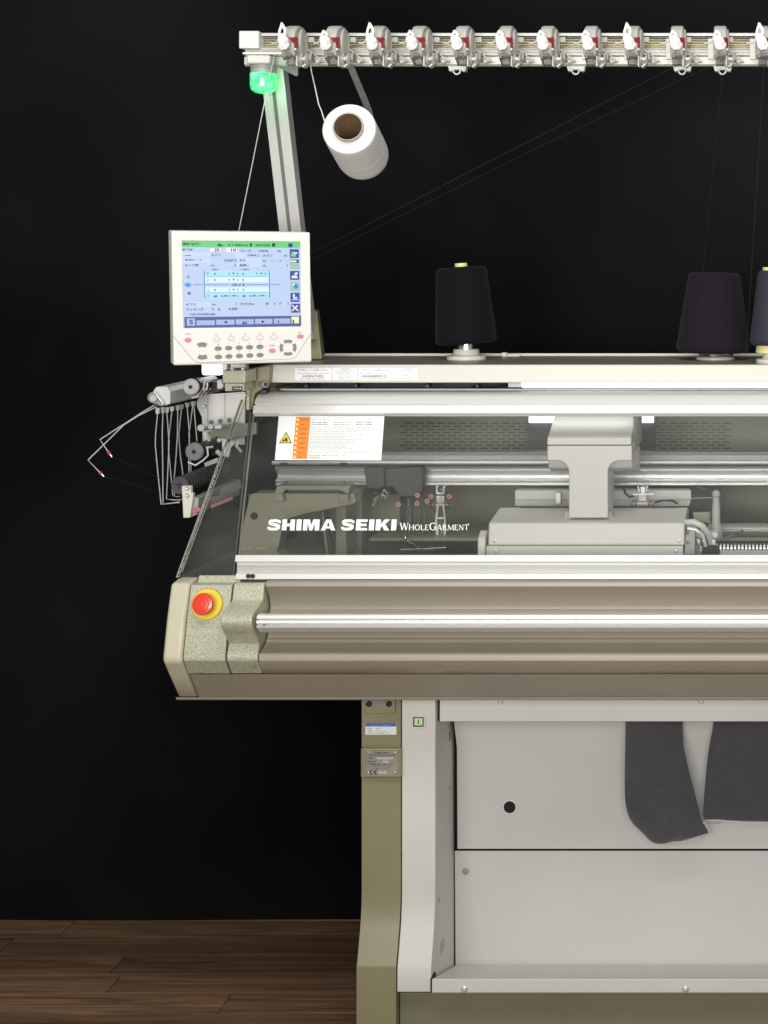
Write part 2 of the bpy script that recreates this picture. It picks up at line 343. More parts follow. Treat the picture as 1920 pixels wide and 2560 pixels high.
bk = MB(); nx, nz = 160, 24; x0, x1, z0, z1 = -4.2, 3.2, 0.0, 3.5
for th in (0, 0.004):
    for j in range(nz + 1):
        for i in range(nx + 1):
            x = x0 + (x1 - x0) * i / nx; z = z0 + (z1 - z0) * j / nz
            d = 0.010 * math.sin(x * 5.1 + 0.5 * math.sin(z * 1.3)) * (0.35 + 0.65 * z / 3.5) + 0.006 * math.sin(x * 11.7 + z * 0.9) * (z / 3.5)
            bk.v.append(Vector((x, 3.962 + d + th, z)))
n0 = (nx + 1) * (nz + 1)
for s in (0, 1):
    for j in range(nz):
        for i in range(nx):
            a = s * n0 + j * (nx + 1) + i; q = [a, a + 1, a + nx + 2, a + nx + 1]; bk.f.append(q if s else q[::-1])
backdrop = struct(build('backdrop', bk, CLOTH, ang=180, flat=False))

# ================================================================== the knitting machine
M = thing('knitting_machine', (-0.3, 3.35, 0), 'large cream and olive flat knitting machine on a dark plank floor before a black backdrop', 'knitting machine')
P = lambda name, mb, m, parent=None, bevel=0.0, **k: build(name, mb, m, parent or M, bevel, **k)

# --- lower body behind the bumper
P('body_frame', MB().bx(-1.04, XR, 3.10, 3.66, zw(1738, 3.1), zw(1470, 3.1)), OLIVEG, bevel=0.004)
XE0, XE1 = -1.087, -1.0515
P('end_cap', MB().xprof([(1442, 3.085), (1447, 3.06), (1458, 3.032), (1550, 3.008), (1640, 2.990), (1655, 2.990), (1690, 3.020), (1741, 3.068), (1741, 3.62), (1442, 3.62)], XE0, XE1), mat('olive_cream_paint', (0.56, 0.53, 0.39), 0.34, var=0.04, varscale=5, bump=(700, 0.08, 0.0004)), bevel=0.007, seg=4)
P('control_panel', MB().xprof([(1452, 3.075), (1458, 3.040), (1463, 3.032), (1550, 3.010), (1642, 2.992), (1652, 2.993), (1684, 3.018), (1684, 3.09), (1452, 3.11)], -1.0495, -0.9735), HAMMER, bevel=0.0015)
P('panel_ledge', MB().xprof([(1438, 3.065), (1456, 3.056), (1456, 3.10), (1438, 3.10)], -1.046, -0.967), HAMMER, bevel=0.002)
bul = [(1452, 3.075), (1457, 3.036), (1464, 3.030), (1498, 3.022), (1503, 3.018), (1515, 2.995), (1530, 2.968), (1545, 2.957), (1556, 2.955), (1567, 2.958), (1580, 2.970), (1598, 2.993), (1610, 3.001), (1616, 2.999), (1642, 2.990), (1652, 2.991), (1684, 3.018), (1684, 3.09), (1452, 3.11)]
RB = P('rail_bracket', MB().xprof(bul, -0.9708, -0.9135), HAMMER, bevel=0.003)
P('screw', MB().cyl(at(633, 1665, 2.998), at(633, 1665, 3.01), 0.0025), BLACKP, RB)
bp = [(1449, 3.075), (1452, 3.038), (1456, 3.031), (1466, 3.029), (1471, 3.033), (1480, 3.044), (1495, 3.053), (1512, 3.058), (1522, 3.057), (1528, 3.052), (1536, 3.050), (1575, 3.047), (1594, 3.040), (1599, 3.034), (1606, 3.031), (1622, 3.012), (1630, 2.998), (1634, 2.992), (1640, 2.989), (1652, 2.988), (1668, 2.997), (1684, 3.016), (1684, 3.09), (1449, 3.10)]
BPN = P('bumper_panel', MB().xprof(bp, -0.9112, XR), BROWN, bevel=0.0012, ang=50)
rail = [(1533, 2.985), (1535.5, 2.966), (1538, 2.961), (1547, 2.957), (1547.6, 2.966), (1550.2, 2.966), (1551, 2.956), (1559, 2.955), (1559.6, 2.965), (1562.2, 2.965), (1563, 2.956), (1570, 2.958), (1571.5, 2.964), (1578, 2.970), (1582, 2.985), (1582, 3.02), (1533, 3.02)]
BR_ = P('bumper_rail', MB().xprof(rail, -0.906, XR), ALUW, bevel=0.0006)
P('screw', MB().cyl(at(660, 1562, 2.9545), at(660, 1562, 2.96), 0.0017), BLACKP, BR_)
sk = MB(); sk.add([], [])
sk.xprof([(1686, 3.019), (1744, 3.070), (1744, 3.60), (1686, 3.60)], -1.0475, XR)
SKP = P('skirt_panel', sk, BROWN, bevel=0.0015)
P('skirt_flange', MB().xprof([(1743, 3.066), (1749.5, 3.068), (1750.5, 3.08), (1750, 3.60), (1743, 3.60)], -1.09, XR), BROWN, bevel=0.0012)
# emergency stop

ec = at(519, 1511, 3.018); nrm = Vector((0.0, -0.975, 0.22)).normalized()
ES = P('emergency_stop', MB().lathe(ec, nrm, [(0.0285, 0), (0.0285, 0.004), (0.0275, 0.006)], 40), YELLOW)
P('collar', MB().lathe(ec + nrm * 0.006, nrm, [(0.013, 0), (0.013, 0.012), (0.017, 0.014), (0.019, 0.016)], 32), DARKG, ES)
P('button', MB().lathe(ec + nrm * 0.019, nrm, [(0.0175, 0), (0.0195, 0.003), (0.0195, 0.009), (0.0180, 0.0115), (0.0130, 0.0125), (0.0125, 0.0119), (0.0115, 0.0119), (0.0110, 0.0127), (0.0075, 0.0130), (0.0070, 0.0124), (0.006, 0.0124), (0.0055, 0.0132), (0.0002, 0.0134)], 40), ESTOP, ES)

# --- window sill
sill = [(1387, 3.075), (1388, 3.056), (1404, 3.052), (1405.5, 3.058), (1406.5, 3.064), (1412, 3.064)]
for g in (1414, 1418, 1422, 1426, 1430): sill += [(g, 3.0630), (g + 0.7, 3.0655), (g + 1.7, 3.0655), (g + 2.4, 3.0625)]
sill += [(1434, 3.058), (1448, 3.054), (1449, 3.06), (1449, 3.10), (1387, 3.10)]
SILL = P('window_sill', MB().xprof(sill, xw(589, 3.056), XR), ALUW, bevel=0.0005)
for px in (621, 632): P('bolt', MB().lathe(at(px, 1440, 3.0545), (0, -1, 0), [(0.0042, 0), (0.0042, 0.002), (0.0034, 0.003)], 16), BLACKP, SILL)

# --- window
GA, GB = 2.7024, 0.353
def G(px, py, off=0.0):
    k = (py - VY) / F; Y = (GA + EYE * GB - off) / (1 + GB * k); return at(px, py, Y)
gx0 = -0.9755
def gpt(x, py, off=0): 
    p = G(1000, py, off); return Vector((x, p.y, p.z))
win = MB(); win.prism([gpt(gx0, 1392), gpt(XR, 1392), gpt(XR, 1030), gpt(gx0, 1030)], Vector((0, 0.0045, -0.0016)))
WIN = P('window', win, GLASS)
gn = 0.0016
g1 = lambda x, y: G(x, y, 0.0012); g2 = lambda x, y: G(x, y, 0.0022); g3 = lambda x, y: G(x, y, 0.0030); g4 = lambda x, y: G(x, y, 0.0038)
WL = MB(); poly(WL, g1, [(697, 1040), (961, 1040), (953, 1151), (687, 1150)])
WLO = P('warning_label', WL, STICK, WIN)
def wl(u, v, f=g2): # crop coordinates of the label
    return f(680 + u * 0.1929, 1020 + v * 0.1929)
def sl(u, v):       # slant of the label's columns
    return u - (v - 100) * 0.085
mo = MB(); poly(mo, wl, [(312, 114), (500, 114), (454, 658), (262, 656)]); P('orange_band', mo, ORANGE, WIN)
mt = MB(); poly(mt, wl, [(186, 308), (258, 455), (90, 455)]); P('triangle_border', mt, INK, WIN)
mt = MB(); poly(mt, lambda u, v: wl(u, v, g3), [(185, 328), (243, 446), (105, 446)]); P('triangle', mt, YELLOW, WIN)
mt = MB()
poly(mt, lambda u, v: wl(u, v, g4), [(128, 432), (140, 410), (150, 402), (158, 412), (160, 432)])
poly(mt, lambda u, v: wl(u, v, g4), [(160, 432), (170, 390), (182, 372), (190, 392), (204, 388), (196, 410), (206, 432)])
yy = [(186, ['操作者 編機の運転中', '編成中は絶対に手を', '運転停止 安全確認']), (213, ['操作者 編機の運転中', '編成中は絶対に手を', '運転停止 安全確認']), (618, ['操作中 安全 確認', '可動部 停止中 手を', '禁止します']), (644, ['本機 運転停止確認 編機'])]
rng = random.Random(3)
words = ['never', 'operate', 'machine', 'with', 'the', 'cover', 'open', 'keep', 'hands', 'away', 'moving', 'parts', 'danger', 'before', 'power', 'off']
def words_line(n): return ' '.join(rng.choice(words) for _ in range(n))
P('pictogram', mt, INK, WIN)
mt = MB(); mg = MB()
for yv, ws in yy:
    xa = 515 if yv < 300 else 478
    for i, w in enumerate(ws):
        a = xa + i * (285 if yv < 300 else 170); b = a + (215 if yv < 300 else 140)
        put_text(mt, w, wl, a, b, yv - 8, yv + 8)
for yv, xe, n in ((130, 1180, 9), (156, 1000, 7), (252, 1275, 10), (277, 1415, 12), (305, 1105, 8), (325, 930, 6), (346, 1250, 10), (367, 1055, 8), (387, 945, 7), (407, 1165, 9), (428, 1068, 8), (448, 1056, 8), (467, 985, 7), (490, 995, 7), (509, 960, 7), (529, 1050, 8), (555, 850, 6), (580, 1380, 12)):
    put_text(mg, words_line(n), wl, sl(515, yv), xe, yv - 7, yv + 7)
P('label_print', mt, INKG, WIN); P('small_print', mg, INKL, WIN)
mt = MB(); md = MB()
for i in range(9):
    cy = 152 + i * 60.5; cx = sl(335, cy) + 2
    poly(mt, lambda u, v: wl(u, v, g3), [(cx, cy - 26), (cx + 18, cy + 12), (cx - 18, cy + 12)])
    if i != 0 or True:
        t = ['ATTENTION', '注意', 'AVVERTENZA', 'WARNUNG', 'ATENCION', 'ADVERTENCIA', 'CAUTION', '警告', '危険'][i]
        w = 100 if len(t) > 4 else 50
        put_text(md, t, lambda u, v: wl(u, v, g3), cx + (30 if w > 60 else 45), cx + 30 + w, cy - 7, cy + 7)
P('band_triangles', mt, mat('pale_yellow', (0.85, 0.72, 0.35), 0.5), WIN); P('band_print', md, mat('brown_ink', (0.25, 0.07, 0.01), 0.6), WIN)
BLK = {'H': (1.0, [[(0, 0), (.36, 0), (.36, 1), (0, 1)], [(.64, 0), (1, 0), (1, 1), (.64, 1)], [(.36, .37), (.64, .37), (.64, .63), (.36, .63)]]),
       'I': (0.40, [[(0, 0), (1, 0), (1, 1), (0, 1)]]),
       'M': (1.30, [[(0, 0), (.27, 0), (.27, 1), (0, 1)], [(.73, 0), (1, 0), (1, 1), (.73, 1)], [(.27, 0), (.40, 0), (.5, .52), (.5, 1), (.42, 1), (.27, .36)], [(.73, 0), (.60, 0), (.5, .52), (.5, 1), (.58, 1), (.73, .36)]]),
       'A': (1.16, [[(.34, 0), (.5, 0), (.5, .24), (.30, 1), (0, 1)], [(.66, 0), (.5, 0), (.5, .24), (.70, 1), (1, 1)], [(.38, .62), (.62, .62), (.66, .82), (.34, .82)]]),
       'E': (0.90, [[(0, 0), (.40, 0), (.40, 1), (0, 1)], [(.40, 0), (1, 0), (1, .23), (.40, .23)], [(.40, .39), (.94, .39), (.94, .61), (.40, .61)], [(.40, .77), (1, .77), (1, 1), (.40, 1)]]),
       'K': (1.10, [[(0, 0), (.35, 0), (.35, 1), (0, 1)], [(.35, .44), (.62, 0), (1, 0), (.66, .46), (.35, .74)], [(.48, .60), (.68, .44), (1, 1), (.62, 1)]]),
       'S': (1.04, None)}
def block_word(mb, word, xa, xb, ya, yb):
    tot = sum(BLK[c][0] for c in word) + 0.13 * (len(word) - 1); k = (xb - xa) / tot; x = xa; h = yb - ya
    for c in word:
        w, ps = BLK[c]; fn = lambda u, v, x=x, w=w: g1(x + u * w * k + (0.5 - v) * 2.0, ya + v * h)
        if c == 'S':
            mid = [(.93, .335), (.90, .20), (.74, .125), (.5, .115), (.26, .135), (.17, .22), (.17, .32), (.28, .41), (.5, .48), (.74, .545), (.84, .63), (.84, .75), (.74, .855), (.5, .885), (.26, .875), (.10, .80), (.07, .665)]
            wd = [.10, .12, .13, .125, .13, .155, .16, .15, .14, .15, .165, .165, .135, .125, .13, .12, .10]
            L, R = [], []
            for i, (u, v) in enumerate(mid):
                a, b = mid[max(0, i - 1)], mid[min(len(mid) - 1, i + 1)]; dx, dy = (b[0] - a[0]) * 1.35, b[1] - a[1]; n = math.hypot(dx, dy) or 1
                nx, ny = -dy / n, dx / n; L.append((u + nx * wd[i] / 1.15, v + ny * wd[i])); R.append((u - nx * wd[i] / 1.15, v - ny * wd[i]))
            for i in range(len(mid) - 1): poly(mb, fn, [L[i], L[i + 1], R[i + 1], R[i]])
        else:
            for p in ps: poly(mb, fn, p)
        x += (w + 0.13) * k
ml = MB(); xs = 669
for w, a, b in (('SHIMA', 669, 839), ('SEIKI', 853, 991)):
    block_word(ml, w, a, b, 1298.5, 1326)
P('brand_lettering', ml, INKW, WIN)
# serif small caps, drawn stroke by stroke
def serif(mb, ch, x0, x1, y0, y1, fn):
    w = x1 - x0; h = y1 - y0; t = max(1.6, h * 0.16); s = max(0.8, h * 0.07)
    V = lambda u, th=None: rect(mb, fn, x0 + u * w - (th or t) / 2, y0, x0 + u * w + (th or t) / 2, y1)
    def H(u0, u1, v, th=None): th = th or s; rect(mb, fn, x0 + u0 * w, y0 + v * h - th / 2, x0 + u1 * w, y0 + v * h + th / 2)
    def D(u0, v0, u1, v1, th):
        a = th / 2; poly(mb, fn, [(x0 + u0 * w - a, y0 + v0 * h), (x0 + u1 * w - a, y0 + v1 * h), (x0 + u1 * w + a, y0 + v1 * h), (x0 + u0 * w + a, y0 + v0 * h)])
    def ring(cu, cv, ru, rv, a0, a1, th0, th1):
        n = 16
        for i in range(n):
            p = []
            for k in (i, i + 1):
                q = math.radians(a0 + (a1 - a0) * k / n); th = th1 + (th0 - th1) * abs(math.cos(q))
                c, sn = math.cos(q), math.sin(q)
                p.append(((x0 + (cu + ru * c) * w, y0 + (cv - rv * sn) * h), (x0 + cu * w + (ru * w - th) * c, y0 + cv * h - (rv * h - th) * sn)))
            poly(mb, fn, [p[0][0], p[1][0], p[1][1], p[0][1]])
    if ch == 'W': D(0.05, 0, 0.28, 1, t); D(0.5, 0, 0.28, 1, s); D(0.5, 0, 0.74, 1, t); D(0.97, 0, 0.74, 1, s); H(-0.06, 0.16, 0.03); H(0.88, 1.06, 0.03)
    if ch == 'H': V(0.15); V(0.85); H(0.15, 0.85, 0.5); [H(u - 0.15, u + 0.15, v) for u in (0.15, 0.85) for v in (0.03, 0.97)]
    if ch == 'O': ring(0.5, 0.5, 0.5, 0.52, 0, 360, t, s)
    if ch == 'L': V(0.2); H(0.05, 0.95, 0.97); H(0.05, 0.35, 0.03); D(0.9, 0.75, 0.94, 1, s)
    if ch == 'E': V(0.2); H(0.05, 0.9, 0.97); H(0.05, 0.88, 0.03); H(0.2, 0.7, 0.48); D(0.88, 0.78, 0.92, 1, s); D(0.86, 0, 0.86, 0.2, s)
    if ch == 'G': ring(0.5, 0.5, 0.5, 0.52, 45, 330, t, s); rect(mb, fn, x0 + 0.82 * w - t / 2, y0 + 0.55 * h, x0 + 0.82 * w + t / 2, y0 + 0.92 * h); H(0.62, 1.0, 0.55)
    if ch == 'A': D(0.5, 0, 0.1, 1, s); D(0.5, 0, 0.88, 1, t); H(0.25, 0.75, 0.65); H(-0.02, 0.22, 0.97); H(0.75, 1.02, 0.97)
    if ch == 'R': V(0.2); ring(0.3, 0.27, 0.5, 0.27, -90, 90, t, s); H(0.2, 0.35, 0.03); H(0.2, 0.35, 0.5); D(0.45, 0.5, 0.9, 1, t); H(0.05, 0.35, 0.97)
    if ch == 'M': D(0.14, 0, 0.08, 1, s); D(0.14, 0, 0.5, 0.95, t); D(0.86, 0, 0.5, 0.95, s); D(0.86, 0, 0.92, 1, t); H(-0.04, 0.2, 0.97); H(0.8, 1.04, 0.97)
    if ch == 'N': V(0.15, s); D(0.15, 0, 0.85, 1, t); V(0.85, s); H(0.0, 0.3, 0.97); H(0.7, 1.0, 0.03)
    if ch == 'T': V(0.5); H(0.0, 1.0, 0.03); H(0.35, 0.65, 0.97); D(0.03, 0, 0.03, 0.2, s); D(0.97, 0, 0.97, 0.2, s)
mw = MB(); x = 1000.0
for ch, w, big in (('W', 22, 1), ('H', 15, 0), ('O', 14.5, 0), ('L', 11, 0), ('E', 11, 0), ('G', 19, 1), ('A', 13.5, 0), ('R', 13, 0), ('M', 17, 0), ('E', 11, 0), ('N', 14, 0), ('T', 12, 0)):
    serif(mw, ch, x, x + w - 1.5, 1307 if big else 1311.5, 1325.5, g1); x += w
for k in range(8):
    a = k * math.pi / 4; b = a + math.pi / 4; poly(mw, g1, [(1171 + 1.6 * math.cos(a), 1310 + 1.6 * math.sin(a)), (1171 + 1.6 * math.cos(b), 1310 + 1.6 * math.sin(b)), (1171 + 0.9 * math.cos(b), 1310 + 0.9 * math.sin(b)), (1171 + 0.9 * math.cos(a), 1310 + 0.9 * math.sin(a))])
P('serif_lettering', mw, INKW, WIN)
P('window_bar', MB().xprof([(978, 3.235), (979, 3.215), (983, 3.195), (990, 3.178), (999, 3.167), (1009.5, 3.160), (1010, 3.168), (1012.5, 3.168), (1013, 3.158), (1033, 3.150), (1035, 3.154), (1041, 3.160), (1041, 3.20), (978, 3.24)], -0.9725, XR), ALUW, bevel=0.0008)
P('bar_latch', MB().pbox(650, 975, 665, 986, 3.185, 0.03), BLACKP, bevel=0.001)
# side pane, the clear corner left of the front window
sp = MB(); q = [at(444, 1444, 3.075), at(586, 1444, 3.075), at(629, 1032, 3.165), at(606, 998, 3.17)]
sp.prism(q, (0, 0.004, -0.001)); SP = P('side_window', sp, GLASSS)
def edge_strip(a, b, w, m):
    a, b = Vector(a), Vector(b); P('pane_edge', MB().tube([a, a.lerp(b, 0.5), b], w, 12), m, SP, ang=80)
edge_strip(at(441, 1444, 3.0715), at(604, 999, 3.1665), 0.0015, ACRYLEDGE); edge_strip(at(455, 1430, 3.0705), at(613, 1004, 3.1655), 0.0008, ACRYLEDGE)
edge_strip(at(583, 1444, 3.073), at(627, 1033, 3.163), 0.0026, DARKG); edge_strip(at(592, 1440, 3.072), at(634, 1040, 3.16), 0.0014, ACRYLEDGE)

# --- shelf
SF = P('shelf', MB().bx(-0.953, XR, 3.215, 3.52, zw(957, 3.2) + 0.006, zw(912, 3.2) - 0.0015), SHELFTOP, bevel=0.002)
SFF = P('shelf_fascia', MB().bx(-0.956, XR, 3.2, 3.2145, zw(957, 3.2), zw(912, 3.2)), FASCIA, bevel=0.0025, seg=3)
P('shelf_back_edge', MB().bx(-0.953, XR, 3.5205, 3.53, zw(957, 3.2) + 0.006, zw(912, 3.2) + 0.003), CREAM, bevel=0.001)
ys = 3.1985
def sfn(o): return lambda u, v: at(720 + u * 0.217, 900 + v * 0.217, ys - o)
ST = MB(); 
def rrect(mb, fn, x0, y0, x1, y1, r, n=5):
    pts = []
    for cx, cy, a0 in ((x1 - r, y0 + r, -90), (x1 - r, y1 - r, 0), (x0 + r, y1 - r, 90), (x0 + r, y0 + r, 180)):
        for k in range(n + 1):
            a = math.radians(a0 + 90 * k / n); pts.append((cx + r * math.cos(a), cy + r * math.sin(a)))
    poly(mb, fn, pts[::-1])
for a, b in ((80, 505), (513, 797), (805, 1500)):
    mb = MB(); rrect(mb, sfn(0.0), a, 95, b, 235, 16); P('sticker', mb, STICK, SFF)
mb = MB(); f = sfn(0.0006)
for t, a, b, y, h in (('工野セット品番 (LEFT)', 120, 460, 117, 22), ('SLIDE NEEDLE SET LARGE N.Y', 105, 495, 155, 14), ('ENCLOSED SEAL NEEDLE', 140, 430, 218, 13),
                      ('工野変更品番', 595, 720, 106, 16), ('SLIDE NEEDLE LARGE', 540, 775, 129, 13), ('HGN1021 3', 560, 755, 152, 16), ('スライド上', 565, 735, 180, 18), ('SLIDE UPPER', 575, 730, 200, 12), ('HGN 1 3', 575, 725, 220, 12),
                      ('工野セット品番 (LINK)', 840, 1170, 117, 22), ('SLIDE NEEDLE SET OPTION N.Y', 815, 1205, 153, 14), ('ENCLOSED SEAL NEEDLE', 855, 1140, 216, 13),
                      ('工野変更品番', 1310, 1435, 106, 14), ('SLIDE NEEDLE', 1255, 1480, 129, 12), ('HGN 02', 1270, 1440, 152, 12), ('LINK 16', 1300, 1450, 180, 14), ('SEAL NEEDLE', 1262, 1460, 215, 12)):
    put_text(mb, t, f, a, b, y - h / 2, y + h / 2)
P('sticker_print', mb, mat('blue_grey_ink', (0.20, 0.21, 0.32), 0.6), SFF)
for t, a, b in (('HGN1502', 170, 410), ('HGN0003-C', 850, 1145)):
    mb = MB(); put_text(mb, t, f, a, b, 172, 201, bold=0.01); P('sticker_number', mb, mat('navy_ink', (0.06, 0.065, 0.16), 0.6), SFF)
# gap under the shelf, with its lamp
P('gap_lining', MB().bx(-0.95, XR, 3.36, 3.37, zw(1000, 3.3), zw(957, 3.2) + 0.02), DARKG)
P('gap_tray', MB().xprof([(972, 3.255), (975, 3.255), (985, 3.36), (975, 3.36)], -0.95, XR), GREYP)
lamp = P('work_lamp', MB().bx(xw(1306, 3.29), XR, 3.285, 3.30, zw(969.5, 3.29), zw(952, 3.29)), mat('work_lamp_glow', (0.9, 0.9, 0.9), 0.4, emit=(1, 1, 0.98), estr=2.2), bevel=0.002)
P('lamp_socket', MB().bx(xw(1271, 3.29), xw(1305, 3.29), 3.286, 3.31, zw(968, 3.29), zw(955, 3.29)), STICK, lamp, bevel=0.001)
for px, w in ((760, 9), (885, 8), (1063, 10), (1190, 6)): P('clip', MB().pbox(px, 961, px + w, 969, 3.28, 0.03), BLACKP, bevel=0.0006)
P('cable', MB().tube([at(1180, 966, 3.3), at(1210, 970, 3.29), at(1245, 966, 3.29), at(1272, 961, 3.3)], 0.0018), BLACKP)
P('cable', MB().tube([at(690, 968, 3.3), at(720, 962, 3.29), at(760, 966, 3.29), at(800, 961, 3.3)], 0.0015), BLACKP)

# --- arm bracket beside the shelf that carries the monitor
AB = P('arm_bracket', MB().ppoly([(614, 924), (676, 913), (672, 959), (650, 976), (637, 985), (633, 1006), (631, 1024), (623, 1026), (623, 958), (614, 958)], 3.178, 0.30), OLIVE, bevel=0.0025)
P('arm_block', MB().pbox(556, 926, 613, 958, 3.10, 0.07), HAMMER, AB, bevel=0.002)
P('slot_block', MB().pbox(562, 958.5, 610, 978, 3.105, 0.06), HAMMER, AB, bevel=0.0015)
P('slot', MB().pbox(580, 966, 605, 977, 3.1035, 0.004), BLACKP, AB); P('latch_pin', MB().pbox(583, 969, 602, 974, 3.1015, 0.003), STEEL, AB, bevel=0.0008)
P('flange', MB().pbox(614, 959, 623.5, 1026, 3.165, 0.012), HAMMER, AB, bevel=0.003)
P('pin', MB().pbox(590, 985, 614, 991, 3.14, 0.008), CREAM, AB, bevel=0.001)
P('knob', MB().cyl(at(652, 961, 3.176), at(664, 961, 3.14), 0.0062), GREYP, AB, bevel=0.0008); P('knob_socket', MB().cyl(at(664, 961, 3.1402), at(664.5, 961, 3.1385), 0.0042), BLACKP, AB)
for px in (626, 638): P('slot', MB().pbox(px, 929, px + 1.8, 934, 3.1765, 0.003), BLACKP, AB)
P('monitor_stem', MB().pbox(575, 905, 584, 926, 3.115, 0.03).pbox(602, 905, 610, 926, 3.115, 0.03).pbox(584, 905, 602, 926, 3.135, 0.02), STEELD, AB, bevel=0.001)
P('stem_slot', MB().pbox(586, 911, 600, 926, 3.128, 0.004), BLACKP, AB)

# --- yarn stand: post, base, top rail
def post_y(z): return 3.15 + (1.9127 - z) * (0.106 / 0.264)
pz0, pz1 = 1.43, 1.975
def post_prism(x0, x1, d0, d1):
    mb = MB(); return mb.add([(x, post_y(z) + d, z) for z in (pz0, pz1) for x, d in ((x0, d0), (x1, d0), (x1, d1), (x0, d1))], [[0, 1, 2, 3], [7, 6, 5, 4], [0, 4, 5, 1], [1, 5, 6, 2], [2, 6, 7, 3], [3, 7, 4, 0]])
px0, px1 = -0.9521, -0.9090
pm = MB()
xx = [px0, px0 + 0.0175, px0 + 0.0180, px0 + 0.0245, px0 + 0.0250, px1]
sec = [(px0, 0), (px0 + 0.008, 0), (px0 + 0.0084, 0.0008), (px0 + 0.0092, 0.0008), (px0 + 0.0096, 0), (px0 + 0.0170, 0), (px0 + 0.0170, 0.007), (px0 + 0.0205, 0.009), (px0 + 0.0240, 0.007), (px0 + 0.0240, 0),
       (px0 + 0.0335, 0), (px0 + 0.0339, 0.0008), (px0 + 0.0347, 0.0008), (px0 + 0.0351, 0), (px1, 0), (px1, 0.034), (px0, 0.034)]
pm.add([(x, post_y(z) + d, z) for z in (pz0, pz1) for x, d in sec], [])
n = len(sec); pm.f += [list(range(n)), list(range(2 * n - 1, n - 1, -1))] + [[i, (i + 1) % n, (i + 1) % n + n, i + n] for i in range(n)]
SPO = P('stand_post', pm, ALUP, bevel=0.0006, ang=20)
P('groove_shade_strip', post_prism(px0 + 0.0172, px0 + 0.0238, 0.0062, 0.0066), mat('groove_shade_grey', (0.16, 0.16, 0.155), 0.5), SPO)  # strip's dark colour paints in the shade of the groove
SB = MB(); b0 = 3.37
SB.add([at(742, 900, 3.36), at(806, 900, 3.36), at(793, 778, 3.37), at(742, 774, 3.37), at(742, 885, 3.5), at(813, 889, 3.47), at(798, 774, 3.47), at(742, 772, 3.5)],
       [[0, 1, 2, 3], [7, 6, 5, 4], [0, 4, 5, 1], [1, 5, 6, 2], [2, 6, 7, 3], [3, 7, 4, 0]])
P('stand_base', SB, OLIVE, bevel=0.004)
TR0 = 3.12
trp = [(82, 3.150), (83, TR0), (90, TR0), (91, 3.136), (118, 3.138), (118.5, 3.118), (124, 3.114), (125, 3.122), (132, 3.122), (133, 3.112), (137.5, 3.112), (138.5, 3.125), (141, 3.125), (142, 3.116), (160, 3.116), (165, 3.120), (167, 3.13), (167, 3.165), (82, 3.165)]
TR = P('top_rail', MB().xprof(trp, xw(612, TR0), XR), RAILT, bevel=0.0007)
P('rail_channel', MB().bx(xw(640, 3.134), XR, 3.1345, 3.1365, zw(117.6, 3.135), zw(91.5, 3.135)), BLACKP, TR)
for py in (94.5, 100, 105.5, 111, 115.5): P('brass_rod', MB().cyl((xw(645, 3.13), 3.130, zw(py, 3.13)), (XR, 3.130, zw(py, 3.13)), 0.0012, n=10), BRASS, TR)
P('end_block', MB().pbox(597, 77, 647, 121, 3.100, 0.07), PANELP, TR, bevel=0.002)
P('mount_plate', MB().pbox(606, 130, 716, 136, 3.085, 0.07), ALUW, TR, bevel=0.0012)
P('gusset', MB().ppoly([(676, 138), (745, 142), (745, 188), (740, 191), (690, 165), (676, 165)], 3.125, 0.004), mat('gusset_shade_grey', (0.17, 0.17, 0.168), 0.45), TR, bevel=0.0008)  # darker grey carries the shade of the down-facing plate
SL = P('signal_lamp', MB().bx(xw(616, 3.07), xw(675, 3.07), 3.07, 3.13, zw(159, 3.07), zw(137, 3.07)), TENSW, bevel=0.004, seg=3)
lc = at(658, 160, 3.105); k = 3.105 / F
P('collar', MB().lathe(lc, (0, 0, -1), [(31 * k, 0), (31 * k, 24 * k)], 40), GREYP, SL)
P('lens', MB().lathe(lc - Vector((0, 0, 24 * k)), (0, 0, -1), [(32 * k, 0), (32.5 * k, 5 * k), (32 * k, 32 * k), (29 * k, 42 * k), (20 * k, 48 * k), (8 * k, 50 * k), (0.3 * k, 50 * k)], 40), GREEN, SL)
lg = bpy.data.lights.new('signal_glow', 'POINT'); lg.energy = 0.06; lg.color = (0.1, 1.0, 0.3); lg.shadow_soft_size = 0.02
lo = bpy.data.objects.new('signal_glow', lg); COL.objects.link(lo); lo.location = lc + Vector((0.02, -0.005, -0.075))
def ring_hook(px, ring=True):
    h = P('ring_hook', MB().ppoly([(px - 23, 165), (px + 24, 165), (px + 21, 178), (px + 12, 178), (px + 10, 174), (px - 9, 174), (px - 12, 178), (px - 19, 178)], 3.112, 0.02), TENSW, TR, bevel=0.001)
    if ring:
        mb = MB(); c = at(px, 177, 3.109); mb.tube([c + Vector((0.0065 * math.cos(t), 0, 0.0065 * math.sin(t))) for t in [math.radians(160 + i * 22) for i in range(11)]], 0.0016, 6)
        P('ring_wire', mb, TENSW, TR)
for px in (1142, 1439, 1705, 1806): ring_hook(px)
P('strap_clip', MB().pbox(849, 158, 874, 168, 3.108, 0.02), TENSW, TR, bevel=0.001)
P('cone_holder', MB().ribbon([at(877, 166, 3.115), at(893, 205, 3.14), at(908, 240, 3.17), at(922, 275, 3.195), at(933, 320, 3.205), at(930, 365, 3.2), at(912, 392, 3.172), at(908, 391, 3.155)], (0.0062, 0, 0.001), 0.0015), STRAP)

